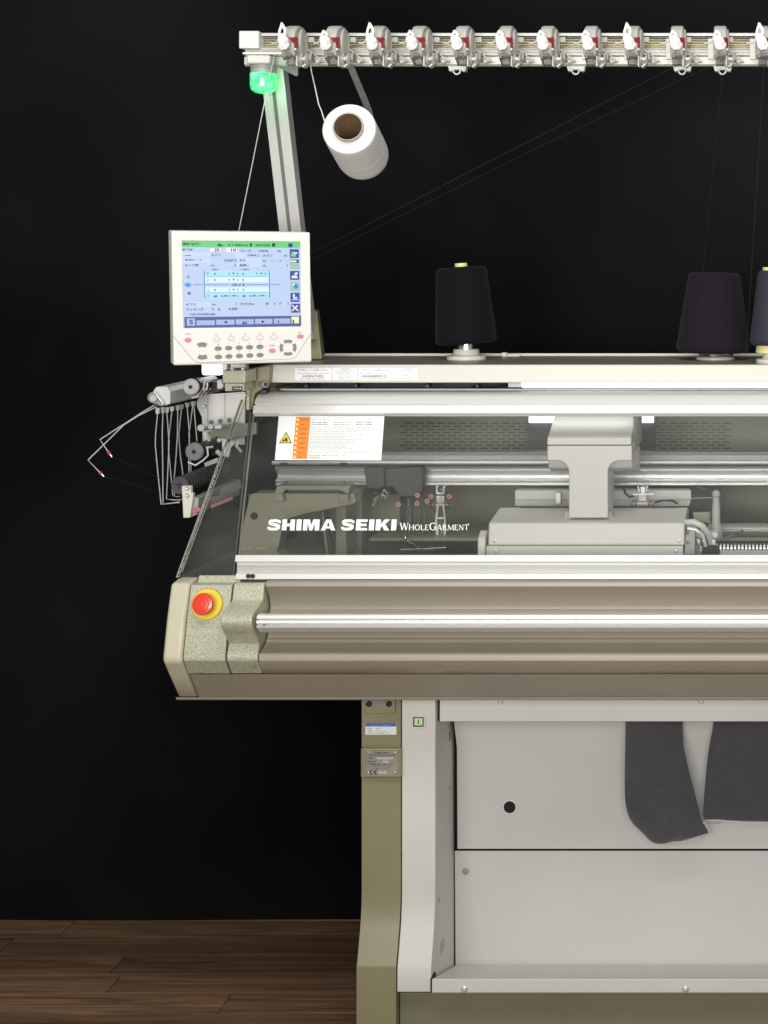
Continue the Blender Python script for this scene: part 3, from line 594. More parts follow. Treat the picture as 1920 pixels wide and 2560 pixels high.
# --- interior
BKP = P('back_panel', MB().bx(-0.97, XR, 3.70, 3.72, 0.93, 1.36), OLIVEG, bevel=0.001)
vm = None
def vent(px, py):
    global vm
    if vm is None:
        mb = MB(); c = at(px, py, 3.6985); mb.bx(c.x - 0.0088, c.x + 0.0088, 3.698, 3.6995, c.z - 0.0014, c.z + 0.0014); o = P('vent_slot', mb, BLACKP, BKP); vm = (o, c)
    else:
        o = vm[0].copy(); COL.objects.link(o); d = at(px, py, 3.6985) - vm[1]; o.location = d
for r in range(9):
    py = 1058 + r * 7.8; off = 0 if r % 2 == 0 else -13
    for c in range(13):
        vent(1022 + off + c * 27.0 - r * 0.0, py)
    for c in range(7):
        px = 1658 + off + c * 26.5
        if px < 1830: vent(px, py)
OP = P('panel_opening', MB().pbox(1318, 1036, 1640, 1126, 3.694, 0.004), mat('opening_grey', (0.09, 0.09, 0.092), 0.5), BKP)
P('opening_lamp', MB().pbox(1322, 1042, 1634, 1057, 3.684, 0.006), LED, BKP, bevel=0.001)
P('inner_side_wall', MB().bx(-1.03, -0.972, 3.66, 3.70, 0.93, 1.36), mat('inner_wall_grey', (0.085, 0.085, 0.082), 0.4, var=0.1, varscale=9))
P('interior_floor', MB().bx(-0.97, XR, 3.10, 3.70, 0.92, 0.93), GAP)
P('inner_beam', MB().bx(-0.95, XR, 3.40, 3.69, 1.35, 1.36), GREYP)
_il = area('inside_lamp', (-0.2, 3.235, 1.318), (-0.2, 3.50, 1.10), 1.5, 0.03, 0.8, (1.0, 1.0, 0.97))
P('needle_bed', MB().bx(-0.80, XR, 3.36, 3.50, 0.94, zw(1345, 3.36)), OLIVEG, bevel=0.003)
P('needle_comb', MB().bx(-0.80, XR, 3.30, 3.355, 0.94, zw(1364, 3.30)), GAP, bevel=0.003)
# upper carriage rails
RY = 3.46
def rband(name, prof, x0, m=RAILM, x1=XR): return P(name, MB().xprof(prof, x0, x1), m, bevel=0.0006, ang=25)
rband('guide_rail', [(1127, RY + 0.05), (1128, RY + 0.012), (1131, RY + 0.006), (1134, RY + 0.012), (1138, RY + 0.02), (1150, RY + 0.022), (1150, RY + 0.06), (1127, RY + 0.06)], xw(850, RY))
P('rail_cover', MB().xprof([(1150, RY + 0.03), (1152, RY - 0.03), (1158, RY - 0.032), (1162, RY - 0.03), (1162, RY + 0.03)], xw(690, RY), XR), STEELD, bevel=0.0008)
rband('guide_rail', [(1163, RY), (1165, RY - 0.012), (1171, RY - 0.016), (1176, RY - 0.012), (1180, RY - 0.004), (1187, RY + 0.004), (1194, RY + 0.004), (1197, RY - 0.006), (1203, RY - 0.01), (1207, RY - 0.004), (1208, RY - 0.004), (1209, RY - 0.010), (1213, RY - 0.010), (1215, RY), (1215, RY + 0.03), (1163, RY + 0.03)], xw(692, RY))
for px, py in ((715, 1205), (861, 1205)): P('bolt', MB().cyl(at(px, py, RY - 0.0125), at(px, py, RY), 0.002), BLACKP)
for px in (700, 850): P('cover_clip', MB().pbox(px, 1157, px + 18, 1163, RY - 0.034, 0.004), BLACKP, bevel=0.0006)
# cast bracket
CA = 3.25
cz = lambda pts: [(600 + x * 0.1929, 1200 + y * 0.1929) for x, y in pts]
CB = MB()
CB.ppoly(cz([(-30, 1010), (5, 720), (70, 420), (120, 215), (170, 172), (440, 178), (440, 320), (130, 322)][:0] + [(-35, 1010), (0, 740), (60, 480), (122, 215), (150, 185), (180, 172), (1480, 172), (1500, 300), (1440, 320), (850, 440), (640, 500), (590, 560), (540, 660), (500, 860), (480, 905), (490, 950), (530, 985), (560, 1010)]), CA, 0.05)
CBO = P('casting', CB, HAMMERI, bevel=0.003)
P('casting_hole', MB().lathe(at(635, 1290, CA - 0.001), (0, 1, 0), [(0.0075, 0), (0.0075, 0.0006)], 20), GAP, CBO)
for pts in ([(440, 180), (540, 180), (565, 280), (455, 280)], [(1275, 190), (1390, 190), (1405, 285), (1285, 285)]):
    P('lug', MB().ppoly(cz(pts), CA - 0.022, 0.022), HAMMERI, CBO, bevel=0.0015)
P('lug_bar', MB().ppoly(cz([(480, 75), (1430, 75), (1400, 185), (1285, 130), (580, 130), (545, 185), (440, 180)]), CA - 0.012, 0.04), HAMMERI, CBO, bevel=0.0015)
mb = MB(); put_text(mb, 'HCT0004', lambda x, y: at(x, y, CA - 0.0015), 653, 722, 1277, 1287); P('cast_lettering', mb, mat('cast_letter', (0.33, 0.33, 0.24), 0.4), CBO)
mb = MB(); put_text(mb, 'No.00 - 04Pa 0.7', lambda x, y: at(x, y, CA - 0.0015), 607, 668, 1368, 1374); P('cast_lettering', mb, mat('cast_letter_light', (0.5, 0.5, 0.42), 0.4), CBO)
P('inner_upright', MB().pbox(838, 1258, 866, 1392, 3.30, 0.08), OLIVEG, bevel=0.003); P('inner_upright', MB().pbox(866, 1225, 905, 1392, 3.40, 0.05), OLIVEG, bevel=0.003)
P('inner_plate', MB().pbox(620, 1235, 1000, 1330, 3.52, 0.01), OLIVEG, bevel=0.002)
for a, b, m in ((812, 830, DARKG), (820, 850, DARKG), (806, 818, OLIVE)): P('cable', MB().tube([at(a, 1270, 3.36), at(a + 4, 1320, 3.36), at(b, 1380, 3.35), at(b + 8, 1420, 3.35)], 0.003), m)
# rack and lower rail
P('lower_rail', MB().xprof([(1308, 3.40), (1309, 3.37), (1318, 3.362), (1322, 3.372), (1327, 3.362), (1335, 3.368), (1343, 3.38), (1343, 3.41), (1308, 3.41)], xw(1770, 3.37), XR), RAILM, bevel=0.0008)
RK = P('needle_rack', MB().pbox(1785, 1377, 1900 + 700, 1392, 3.20, 0.02), ALUW, bevel=0.001)
tm = MB()
for i in range(70):
    x = xw(1790, 3.2) + i * 0.0071; tm.bx(x, x + 0.0036, 3.199, 3.215, zw(1379, 3.2), zw(1362, 3.2)); tm.bx(x, x + 0.0036, 3.194, 3.199, zw(1376, 3.2), zw(1370, 3.2))
o = P('rack_teeth', tm, ALU, RK); o['kind'] = 'stuff'

# ---------------------------------------------------------------- side yarn guide unit on the machine's end
def Fp(u, v, Y): return at(200 + u * 0.3315, 900 + v * 0.3315, Y)
FY = 3.16
def fpoly(pts, Y, d): 
    mb = MB(); return mb.prism([Fp(u, v, Y) for u, v in pts], (0, d, 0))
GA_ = P('guide_arm', fpoly([(545, 240), (575, 202), (655, 200), (680, 240), (680, 330), (645, 345), (560, 320)], FY, 0.24), TENSW, bevel=0.002)
P('arm_lever', MB().prism([Fp(550 + 45 * math.cos(t), 285 - 45 * math.sin(t), FY - 0.012) for t in [math.radians(a) for a in range(60, 250, 15)]] + [Fp(605, 352, FY - 0.012), Fp(630, 350, FY - 0.012), Fp(632, 325, FY - 0.012)], (0, 0.010, 0)), STEEL, GA_, bevel=0.002)
P('lever_hub', MB().cyl(Fp(553, 288, FY - 0.018), Fp(553, 288, FY - 0.012), 0.007), GREYP, GA_, bevel=0.001)
def disc_roller(u, v, r, Y, L, m1, m2, name):
    c = Fp(u, v, Y); k = 0.3315 * Y / F; r = r * k
    o = P(name, MB().lathe(c + Vector((0, 0.006, 0)), (0, 1, 0), [(r * 1.0, 0), (r * 1.06, 0.002), (r * 1.06, 0.006), (r * 0.8, 0.008), (r * 0.8, L)], 32), m2)
    prof = [(r, 0), (r, -0.004)]
    for q in (0.85, 0.7, 0.55, 0.42): prof += [(r * q + 0.0005, -0.0055), (r * q, -0.005), (r * q - 0.0006, -0.0055)]
    prof += [(r * 0.3, -0.0055), (r * 0.28, -0.002), (r * 0.12, -0.002), (r * 0.1, -0.005), (0.0002, -0.005)]
    P('disc_face', MB().lathe(c + Vector((0, 0.0055, 0)), (0, 1, 0), prof, 32), m1, o)
    P('hub', MB().lathe(c, (0, -1, 0), [(r * 0.20, 0.001), (r * 0.2, 0.003), (r * 0.1, 0.003), (0.0002, 0.001)], 16), BLACKP, o)
    return o
disc_roller(835, 203, 62, 3.19, 0.12, DISC, BLACKP, 'feed_roller')
disc_roller(860, 692, 68, 3.22, 0.20, mat('disc_dark', (0.24, 0.24, 0.25), 0.4, metal=0.3), BLACKP, 'feed_roller')
# ribbed black roller
c = Fp(755, 945, 3.18); rr = 0.0175; prof = [(0.005, 0), (rr, 0), (rr, 0.010)]
h = 0.012
while h < 0.24: prof += [(rr * 0.72, h), (rr * 0.72, h + 0.006), (rr, h + 0.0065), (rr, h + 0.0125)]; h += 0.0145
RR = P('ribbed_roller', MB().lathe(c, (0, 1, 0), prof, 24), mat('roller_rubber', (0.035, 0.035, 0.037), 0.35), ang=30)
P('hub', MB().lathe(c, (0, -1, 0), [(0.0165, -0.001), (0.0165, 0.002), (0.006, 0.002), (0.005, -0.001), (0.0002, -0.001)], 24), DARKG, RR)
LB = P('guide_plate', fpoly([(765, 950), (835, 950), (838, 1005), (855, 1005), (830, 1190), (778, 1192)], 3.165, 0.012), CREAM, bevel=0.0015)
LS = P('guide_box', fpoly([(840, 1035), (895, 1040), (885, 1165), (835, 1188)], 3.178, 0.26), GREYP, bevel=0.0015)
for v in (965, 1020): P('screw', MB().lathe(Fp(812, v, 3.1645), (0, -1, 0), [(0.0042, 0), (0.0042, 0.0015), (0.003, 0.0022), (0.0002, 0.0010)], 14), STEELD, LB)
for u, v in ((862, 1140), (890, 1128)): P('eyelet', MB().cyl(Fp(u, v, 3.175), Fp(u, v, 3.19), 0.0052), RED, LS, bevel=0.001)
P('guide_slot', MB().prism([Fp(985, 1130, 3.20), Fp(1150, 1055, 3.26), Fp(1145, 1095, 3.26), Fp(975, 1175, 3.20)], (-0.002, 0.01, 0)), BLACKP, LS)
for i in range(7): P('eyelet', MB().cyl(Fp(1000 + i * 23, 1102 - i * 9.5, 3.2 + i * 0.008), Fp(1000 + i * 23, 1102 - i * 9.5, 3.21 + i * 0.008), 0.0035), RED, LS)
P('guide_shield', MB().prism([Fp(955, 1035, 3.21), Fp(1045, 1028, 3.23), Fp(1065, 970, 3.23), Fp(1205, 905, 3.30), Fp(1215, 965, 3.30), Fp(1000, 1090, 3.23)], (0, 0.003, 0)), GREYP, LS, bevel=0.0006)
# sheet-metal back plate
BP2 = P('mount_sheet', fpoly([(905, 262), (880, 320), (882, 355), (918, 430), (925, 640), (1240, 640), (1245, 240)], 3.40, 0.004), PANELP, bevel=0.0008)
P('sheet_fold', fpoly([(960, 290), (966, 290), (966, 470), (960, 470)], 3.398, 0.002), GREYP, BP2); P('sheet_fold', fpoly([(1090, 260), (1094, 260), (1094, 440), (1090, 440)], 3.398, 0.002), GREYP, BP2)
P('screw', MB().lathe(Fp(943, 345, 3.399), (0, -1, 0), [(0.0035, 0), (0.003, 0.002), (0.0002, 0.001)], 12), STEELD, BP2)
P('cam_plate', fpoly([(955, 545), (1150, 490), (1330, 470), (1330, 560), (1150, 600), (1000, 605)], 3.36, 0.01), OLIVEG, bevel=0.002)
CM = P('cam_shaft', MB().tube([Fp(905, 520, 3.30), Fp(1000, 512, 3.32), Fp(1190, 480, 3.38)], 0.004), STEELD)
for u, v, r in ((912, 512, 0.0075), (985, 503, 0.006), (1040, 507, 0.005)): P('cam', MB().cyl(Fp(u, v, 3.295), Fp(u, v, 3.31), r), mat('cam_grey', (0.16, 0.16, 0.155), 0.4, metal=0.5), CM, bevel=0.001)
for u, v in ((990, 470), (1058, 462), (1125, 455)): P('cam_nut', MB().cyl(Fp(u, v, 3.31), Fp(u, v, 3.33), 0.0048), BLACKP, CM, bevel=0.001)
P('cam_cap', fpoly([(1015, 492), (1065, 492), (1065, 518), (1015, 520)], 3.29, 0.01), TENSW, CM, bevel=0.001)
for pts, r in (([(945, 540), (950, 590), (975, 605)], 0.003), ([(1045, 605), (1085, 600), (1090, 700), (1060, 715), (1035, 690)], 0.0045), ([(955, 660), (1000, 655)], 0.0022), ([(960, 660), (965, 720), (930, 755), (870, 795), (815, 770)], 0.0018),
               ([(985, 158), (940, 160), (932, 210), (885, 278), (845, 284)], 0.0022), ([(960, 170), (960, 205), (905, 270)], 0.002), ([(1150, 625), (1120, 650), (1100, 730)], 0.006), ([(1190, 610), (1180, 650), (1215, 690)], 0.003)):
    P('guide_wire', MB().tube([Fp(u, v, 3.21 + 0.0003 * max(0, u - 900)) for u, v in pts], r), TENSW)
for i in range(6): P('spring_finger', MB().tube([Fp(900 + i * 27, 270 - i * 6, 3.21 + i * 0.02), Fp(930 + i * 27, 225 - i * 5, 3.21 + i * 0.02)], 0.0017), STEEL)
P('clamp', fpoly([(1030, 150), (1062, 150), (1085, 200), (1060, 222), (1030, 220)], 3.22, 0.02), TENSW, bevel=0.003)
P('finger_block', fpoly([(940, 170), (1030, 160), (1080, 225), (960, 262)], 3.28, 0.03), DARKG, bevel=0.002)
P('mid_block', fpoly([(985, 660), (1040, 655), (1045, 720), (990, 728)], 3.30, 0.05), BLACKP, bevel=0.002)
P('tray_plate', fpoly([(935, 775), (1040, 735), (1035, 775), (940, 808)], 3.25, 0.01), GREYP, bevel=0.001)
P('end_light', MB().pbox(503, 905, 553, 938, 3.30, 0.05), LED, bevel=0.005); 
P('end_light_cap', MB().pbox(553.5, 905, 567, 930, 3.30, 0.05), STICK, bevel=0.002)
# ferrules with bent wires
wires = [([(585, 360), (585, 405), (570, 560), (568, 640), (585, 830), (612, 1090), (680, 1082), (752, 1070)], 0), ([(625, 355), (625, 400), (620, 560), (624, 800), (626, 1083), (690, 1080), (752, 1076)], .01),
         ([(655, 355), (655, 395), (672, 620), (662, 850), (652, 1048), (700, 1055), (765, 1055)], .025), ([(693, 350), (693, 385), (668, 600), (668, 680), (692, 930), (700, 1020)], .04),
         ([(737, 340), (737, 378), (735, 560), (725, 720), (710, 900), (712, 1028), (755, 1030)], .06), ([(765, 335), (765, 368), (745, 560), (755, 700), (778, 880)], .08),
         ([(808, 322), (808, 355), (826, 560), (820, 700), (822, 860)], .10), ([(850, 312), (850, 345), (822, 560), (832, 720), (838, 850)], .12), ([(858, 312), (858, 345), (872, 500), (882, 612)], .125)]
for pts, d in wires:
    w = P('yarn_guide_wire', MB().tube([Fp(u, v, FY + 0.01 + d) for u, v in pts[1:]], 0.0011, 6), mat('silver_wire', (0.55, 0.55, 0.54), 0.35, metal=0.3))
    P('ferrule', MB().cyl(Fp(*pts[0], FY + 0.01 + d), Fp(*pts[1], FY + 0.01 + d), 0.0048, 0.0036), TENSW if d in (0, .025, .04) else GREYP, w)
for pts in ([(562, 340), (470, 395), (370, 460), (150, 600), (215, 695)], [(578, 352), (440, 420), (330, 490), (60, 755), (150, 848)]):
    w = P('guide_wire_arm', MB().tube([Fp(u, v, 3.15 - 0.0001 * (575 - u)) for u, v in pts], 0.0012, 6), mat('silver_wire', (0.55, 0.55, 0.54), 0.35, metal=0.3))
    a = Vector(pts[-1]); d = (Vector(pts[-1]) - Vector(pts[-2])).normalized()
    q = lambda s: Fp(*(a + d * s), 3.11)
    P('eyelet', MB().cyl(q(-2), q(22), 0.0034), RED, w, bevel=0.0005); P('eyelet_tip', MB().cyl(q(22), q(45), 0.0026, 0.0018), STEEL, w)
P('end_tray', MB().prism([Fp(740, 1640, 3.12), Fp(1170, 1640, 3.12), Fp(1170, 1440, 3.22), Fp(860, 1570, 3.18)], (0, 0.004, -0.002)), DARKG)

# ---------------------------------------------------------------- cabinet underneath
legp = [(1735, 3.15), (2225, 3.15), (2260, 3.1485), (2295, 3.1435), (2330, 3.1355), (2365, 3.1255), (2395, 3.117), (2414, 3.112), (2416, 3.1105), (2420, 3.110), (2745, 3.108), (2745, 3.62), (1735, 3.62)]
OL = P('cabinet_leg', MB().xprof(legp, -0.7634, -0.6885), OLIVE, bevel=0.0022)
wl_ = [(1735, 3.152), (2225, 3.152), (2260, 3.1505), (2295, 3.1455), (2330, 3.1375), (2365, 3.1275), (2395, 3.119), (2414, 3.114), (2420, 3.112), (2480, 3.111), (2480, 3.345), (1735, 3.345)]
WP = P('inner_post', MB().xprof(wl_, -0.6868, -0.6223), WHITEP, bevel=0.0016)
P('top_fascia', MB().bx(xw(1099, 3.17), XR, 3.17, 3.19, zw(1804, 3.17), zw(1735, 3.17)), WHITEP, bevel=0.0015)
P('fascia_gap', MB().pbox(1092, 1735, 1100, 1803, 3.176, 0.02), GAP)
def screw(px, py, Y, par=None, m=CHROME, r=0.0062):
    return P('screw', MB().lathe(at(px, py, Y + 0.0005), (0, -1, 0), [(r * 1.1, 0), (r * 1.1, 0.001), (r, 0.002), (r * 0.75, 0.0042), (r * 0.45, 0.0050), (r * 0.4, 0.0030), (0.0002, 0.0030)], 18), m, par or M)
screw(1252, 1752, 3.17); screw(1752, 1752, 3.17)
ub = MB().xprof([(1780, 3.285), (1868, 3.330), (2122, 3.336), (2122, 3.344), (1868, 3.338), (1780, 3.293)], xw(1142, 3.33), XR)
UP = P('upper_panel', ub, PANELP, bevel=0.001)
P('panel_gap', MB().bx(xw(1131, 3.335), XR, 3.352, 3.36, zw(2200, 3.35), zw(1740, 3.35)), GAP)
LP_ = P('lower_panel', MB().xprof([(2127, 3.338), (2425, 3.346), (2470, 3.346), (2470, 3.351), (2127, 3.350)], xw(1137, 3.34), XR), PANELP, bevel=0.001)
P('panel_hole', MB().lathe(at(1274, 2018, 3.3322), (0, 1, 0), [(0.0125, 0), (0.0125, 0.0006)], 32), GAP, UP)
P('hole_rim', MB().lathe(at(1274, 2018, 3.3320), (0, 1, 0), [(0.0123, 0), (0.0136, 0), (0.0136, 0.0012), (0.0123, 0.0012), (0.0123, 0)], 32, cap=False), STICK, UP)
screw(1164, 2178, 3.339, LP_, GREYP)
LG = P('ledge', MB().xprof([(2447, 3.102), (2449, 3.100), (2481, 3.099), (2483, 3.101), (2483, 3.14), (2470, 3.16), (2420, 3.345), (2412, 3.345)], xw(1080, 3.10), XR), WHITEP, bevel=0.0012)
P('ledge_gap', MB().pbox(1076, 2447, 1082, 2480, 3.108, 0.03), GAP)
screw(1161, 2471, 3.0985, LG, CHROME, 0.0064); screw(1714, 2471, 3.0985, LG, CHROME, 0.0064)
P('base_panel', MB().bx(-0.6875, XR, 3.135, 3.158, 0.03, zw(2482, 3.135)), mat('olive_base', (0.20, 0.195, 0.125), 0.42, var=0.06, varscale=5, bump=(600, 0.1, 0.0005)), bevel=0.002)
P('cabinet_back', MB().bx(-0.68, XR, 3.60, 3.62, 0.05, 0.95), OLIVEG)
for x in (-0.72, 0.4): P('levelling_foot', MB().cyl((x, 3.3, 0.0), (x, 3.3, 0.012), 0.035).cyl((x, 3.3, 0.012), (x, 3.3, 0.06), 0.012), STEELD)
# side-wall details (on the post's inner side)
xi = -0.6221
def side_patch(name, py0, py1, y0, y1, m): P(name, MB().bx(xi, xi + 0.0012, y0, y1, zw(py1, (y0 + y1) / 2), zw(py0, (y0 + y1) / 2)), m, WP)
side_patch('wall_plug', 2352, 2380, 3.20, 3.232, GREYP); side_patch('wall_slit', 1829, 1851, 3.292, 3.296, DARKG); side_patch('wall_dimple', 1968, 1976, 3.29, 3.297, GREYP); side_patch('wall_dimple', 2245, 2254, 3.18, 3.187, GREYP)
# power switch
k = 3.152
SW = P('power_switch', MB().pbox(1029, 1788, 1064, 1823, k - 0.003, 0.0045), WHITEP, bevel=0.0012)
P('button_well', MB().pbox(1033, 1793, 1059, 1817, k - 0.0036, 0.002), INK, SW)
P('switch_button', MB().pbox(1036, 1796, 1056, 1814, k - 0.0062, 0.004), mat('green_button', (0.42, 0.50, 0.33), 0.3, emit=srgb(190, 225, 160), estr=0.25), SW, bevel=0.0008)
P('switch_mark', MB().pbox(1044.5, 1799, 1047, 1810, k - 0.0066, 0.0008), INK, SW)
# plates on the leg
k = 3.15
HB = P('hinge_bracket', MB().pbox(912, 1735, 988, 1785, k - 0.006, 0.0075), OLIVE, OL, bevel=0.002)
P('hinge_strip', MB().pbox(913, 1750, 987, 1770, k - 0.0075, 0.002), mat('taupe_strip', (0.24, 0.21, 0.19), 0.5), OL)
for px in (923, 973): P('bolt', MB().lathe(at(px, 1759, k - 0.0074), (0, -1, 0), [(0.0055, 0), (0.0055, 0.004), (0.004, 0.0055), (0.0025, 0.0055), (0.0022, 0.002), (0.0002, 0.002)], 16), BLACKP, OL)
lab = lambda o: (lambda u, v: at(890 + u * 0.09946, 1740 + v * 0.09946, k - o))
mb = MB(); rrect(mb, lab(0.0006), 235, 690, 1018, 972, 14, 3); P('maker_label', mb, STICK, OL)
mb = MB(); rect(mb, lab(0.0010), 240, 685, 1010, 768); P('blue_band', mb, BLUE, OL)
for t, a, b in (('DUTTOLI', 375, 605), ('AUREEUS', 650, 860)):
    mb = MB(); put_text(mb, t, lab(0.0014), a, b, 718, 748); P('label_print', mb, mat('pale_blue_ink', (0.35, 0.42, 0.75), 0.6), OL)
mb = MB()
for t, a, b, v, h in (('製造番号', 280, 400, 830, 26), ('2019', 485, 600, 826, 24), ('機種 W-7E-011-0000', 300, 745, 884, 24), ('株式会社 島 精 機', 285, 690, 934, 26), ('製作所', 735, 820, 936, 26)): put_text(mb, t, lab(0.0014), a, b, v - h / 2, v + h / 2)
P('label_print', mb, INKL, OL)
NB = P('nameplate_box', MB().pbox(901, 1870, 1003, 1946, k - 0.010, 0.0115), OLIVE, OL, bevel=0.004, seg=3)
P('edge_line', MB().pbox(907, 1864, 1001, 1868, k - 0.003, 0.004), OLIVE, OL, bevel=0.001)
k = 3.14
mb = MB(); mb.prism([lab(0.0008)(u, v) for u, v in ((240, 1370), (1025, 1370), (1045, 1390), (1045, 2010), (270, 2010), (250, 1990))], (0, 0.0008, 0)); P('nameplate', mb, PLATE, OL)
mb = MB()
for t, a, b, v, h, bo in (('SHIMA SEIKI', 475, 800, 1432, 34, .02), ('WHOLEGARMENT Computerized Knitting Machine', 270, 1012, 1492, 34, .01), ('TYPE', 285, 400, 1560, 32, .01), ('MFG NO', 285, 490, 1655, 32, .01), ('SHIMA SEIKI MFG.,LTD.', 335, 940, 1722, 34, .015), ('85 Sakata Wakayama Japan', 405, 880, 1780, 26, .01), ('Made in Japan', 500, 785, 1826, 26, .01)):
    put_text(mb, t, lab(0.0014), a, b, v - h / 2, v + h / 2, bold=bo)
f = lab(0.0014)
def arc_letter(mb, cx, cy, r, th, a0, a1):
    for i in range(14):
        p = []
        for q in (i, i + 1):
            a = math.radians(a0 + (a1 - a0) * q / 14); p.append(((cx + r * math.cos(a), cy - r * 1.05 * math.sin(a)), (cx + (r - th) * math.cos(a), cy - (r - th) * 1.05 * math.sin(a))))
        poly(mb, f, [p[0][0], p[1][0], p[1][1], p[0][1]])
arc_letter(mb, 405, 1920, 62, 20, 80, 280); arc_letter(mb, 515, 1920, 62, 20, 80, 280); rect(mb, f, 465, 1911, 510, 1929)
P('plate_lettering', mb, INK, OL)
mb = MB(); put_text(mb, 'MACH2X153', f, 500, 930, 1545, 1590, bold=.02); put_text(mb, '724', f, 668, 808, 1632, 1676, bold=.02); put_text(mb, '2018', f, 570, 755, 1900, 1945, bold=.02)
P('plate_numbers', mb, INKW, OL)
for u, v in ((300, 1425), (975, 1425), (310, 1930), (980, 1930)): P('rivet', MB().lathe(f(u, v), (0, -1, 0), [(0.0022, -0.0005), (0.0018, 0.001), (0.0002, 0.0014)], 10), STEEL, OL)

# cone pegs that stand on the shelf
zs = zw(912, 3.2) - 0.0015
def peg(px, Y, r1, r2, h2, top, m=CREAM):
    x = xw(px, Y); b = P('cone_peg', MB().lathe((x, Y, zs), (0, 0, 1), [(r1, 0), (r1, 0.006), (r1 * 0.96, 0.0075), (r2 * 1.1, 0.0085), (r2, 0.010), (r2 * 0.92, h2)], 36), m)
    P('spindle', MB().lathe((x, Y, zs + h2), (0, 0, 1), [(r2 * 0.72, 0), (r2 * 0.68, 0.014), (0.008, 0.016), (0.008, top)], 28), STEEL, b)
    return b
peg(1166, 3.40, 0.040, 0.028, 0.021, 0.05); peg(1940, 3.285, 0.040, 0.028, 0.019, 0.05)
b = P('cone_peg', MB().lathe((xw(1788, 3.40), 3.40, zs), (0, 0, 1), [(0.040, 0), (0.040, 0.004), (0.037, 0.006), (0.012, 0.007), (0.012, 0.05)], 36), CREAM)
mb = MB(); c = Vector((xw(1788, 3.4), 3.40, zs + 0.009)); mb.tube([c + Vector((0.036 * math.cos(t * 0.9), 0.036 * math.sin(t * 0.9), 0.004 * math.sin(t * 1.7))) for t in range(9)], 0.0012, 6); P('wire_coil', mb, STEEL, b)
P('shelf_clip', MB().bx(xw(1256, 3.5), xw(1268, 3.5), 3.49, 3.505, zs, zs + 0.008).bx(xw(1268, 3.5), xw(1300, 3.5), 3.495, 3.50, zs, zs + 0.004), CREAM, bevel=0.0006)

# ================================================================== control monitor
TL, TRc, BL = at(428, 577, 2.93), at(775, 581, 3.045), at(434, 914, 2.945)
mu_, mv_ = TRc - TL, BL - TL; mn = mu_.cross(mv_).normalized()
if mn.y > 0: mn = -mn                                   # out of the screen, towards the viewer
CM_ = thing('control_monitor', TL + mu_ * 0.5 + mv_ - mn * 0.02, 'off-white operator monitor with a lit blue screen and keypad on the machine arm', 'monitor')
def MP(X, Y, d=0.0): return TL + mu_ * ((X - 112) / 1275) + mv_ * ((Y - 107) / 1222) + mn * d
CP = lambda name, mb, m, parent=None, bevel=0.0, **k: build(name, mb, m, parent or CM_, bevel, **k)
fr = lambda x0, y0, x1, y1, d0, d1: MB().prism([MP(x0, y0, d1), MP(x1, y0, d1), MP(x1, y1, d1), MP(x0, y1, d1)], mn * (d0 - d1))
# bezel as a frame around the screen
bz = MB()
o_ = [(112, 107), (1387, 107), (1387, 1329), (112, 1329)]; i_ = [(208, 196), (1294, 196), (1294, 990), (208, 990)]
vs_ = [MP(*p, 0) for p in o_] + [MP(*p, 0) for p in i_] + [MP(*p, -0.034) for p in o_] + [MP(*p, -0.006) for p in i_]
bz.add(vs_, [[0, 1, 5, 4], [1, 2, 6, 5], [2, 3, 7, 6], [3, 0, 4, 7], [8, 9, 1, 0], [9, 10, 2, 1], [10, 11, 3, 2], [11, 8, 0, 3], [11, 10, 9, 8], [4, 5, 13, 12], [5, 6, 14, 13], [6, 7, 15, 14], [7, 4, 12, 15], [12, 13, 14, 15]])
BZ = CP('bezel', bz, MONW, bevel=0.003, seg=3)
SCR = CP('screen', fr(208, 196, 1294, 990, -0.0055, -0.0035), emis('screen_blue', srgb(194, 213, 246), 0.92))
def U(d): return lambda x, y: MP(208 + (x - 92) / (1607 - 92) * 1086, 196 + (y - 66) / (1180 - 66) * 794, -0.0032 + d)
u1, u2, u3 = U(0.0), U(0.0003), U(0.0006)
def ui(name, m, items, fn=u1):
    for it in items:
        mb = MB(); rect(mb, fn, *it) if not isinstance(it[0], tuple) else poly(mb, fn, it)
        CP(name, mb, m, SCR, flat=True)
def both(name, m, items, fn=u1):  # winding-safe: faces are one-sided only for normals, emission shows both ways
    return ui(name, m, items, fn)
ui('status_band', emis('ui_green', srgb(104, 205, 120)), [(92, 68, 1606, 148)])
ui('field', emis('ui_pale', srgb(198, 215, 251)), [(100, 210, 440, 268), (100, 285, 440, 350), (785, 285, 1095, 345), (785, 350, 1095, 400), (110, 850, 440, 905), (770, 215, 900, 280)])
ui('field', emis('ui_white', srgb(236, 238, 250)), [(432, 150, 585, 210), (648, 150, 785, 208)])
ui('table_row', emis('ui_cyan', srgb(170, 226, 238)), [(375, 452, 1190, 522), (375, 733, 1195, 800)])
ui('table_row', emis('ui_ice', srgb(214, 240, 255)), [(375, 526, 1190, 600), (375, 660, 1190, 730)])
ui('table_line', emis('ui_line', srgb(88, 130, 205)), [(360, 450, 372, 802), (1190, 450, 1202, 800), (222, 623, 352, 632), (382, 623, 675, 632), (895, 623, 1180, 632), (1210, 623, 1335, 632), (392, 520, 1170, 526), (392, 728, 1170, 734)], u2)
ui('arrow', emis('ui_arrow', srgb(80, 140, 240)), [((105, 628), (165, 592), (165, 610), (195, 610), (195, 648), (165, 648), (165, 665))], u2)
ui('task_bar', emis('ui_bar', srgb(82, 92, 150)), [(105, 1040, 1607, 1180)])
ui('soft_key', emis('ui_key', srgb(166, 184, 228)), [(135, 1058, 240, 1152), (258, 1085, 488, 1148), (505, 1080, 738, 1146), (755, 1078, 985, 1144), (1002, 1076, 1230, 1142), (1248, 1074, 1465, 1140)], u2)
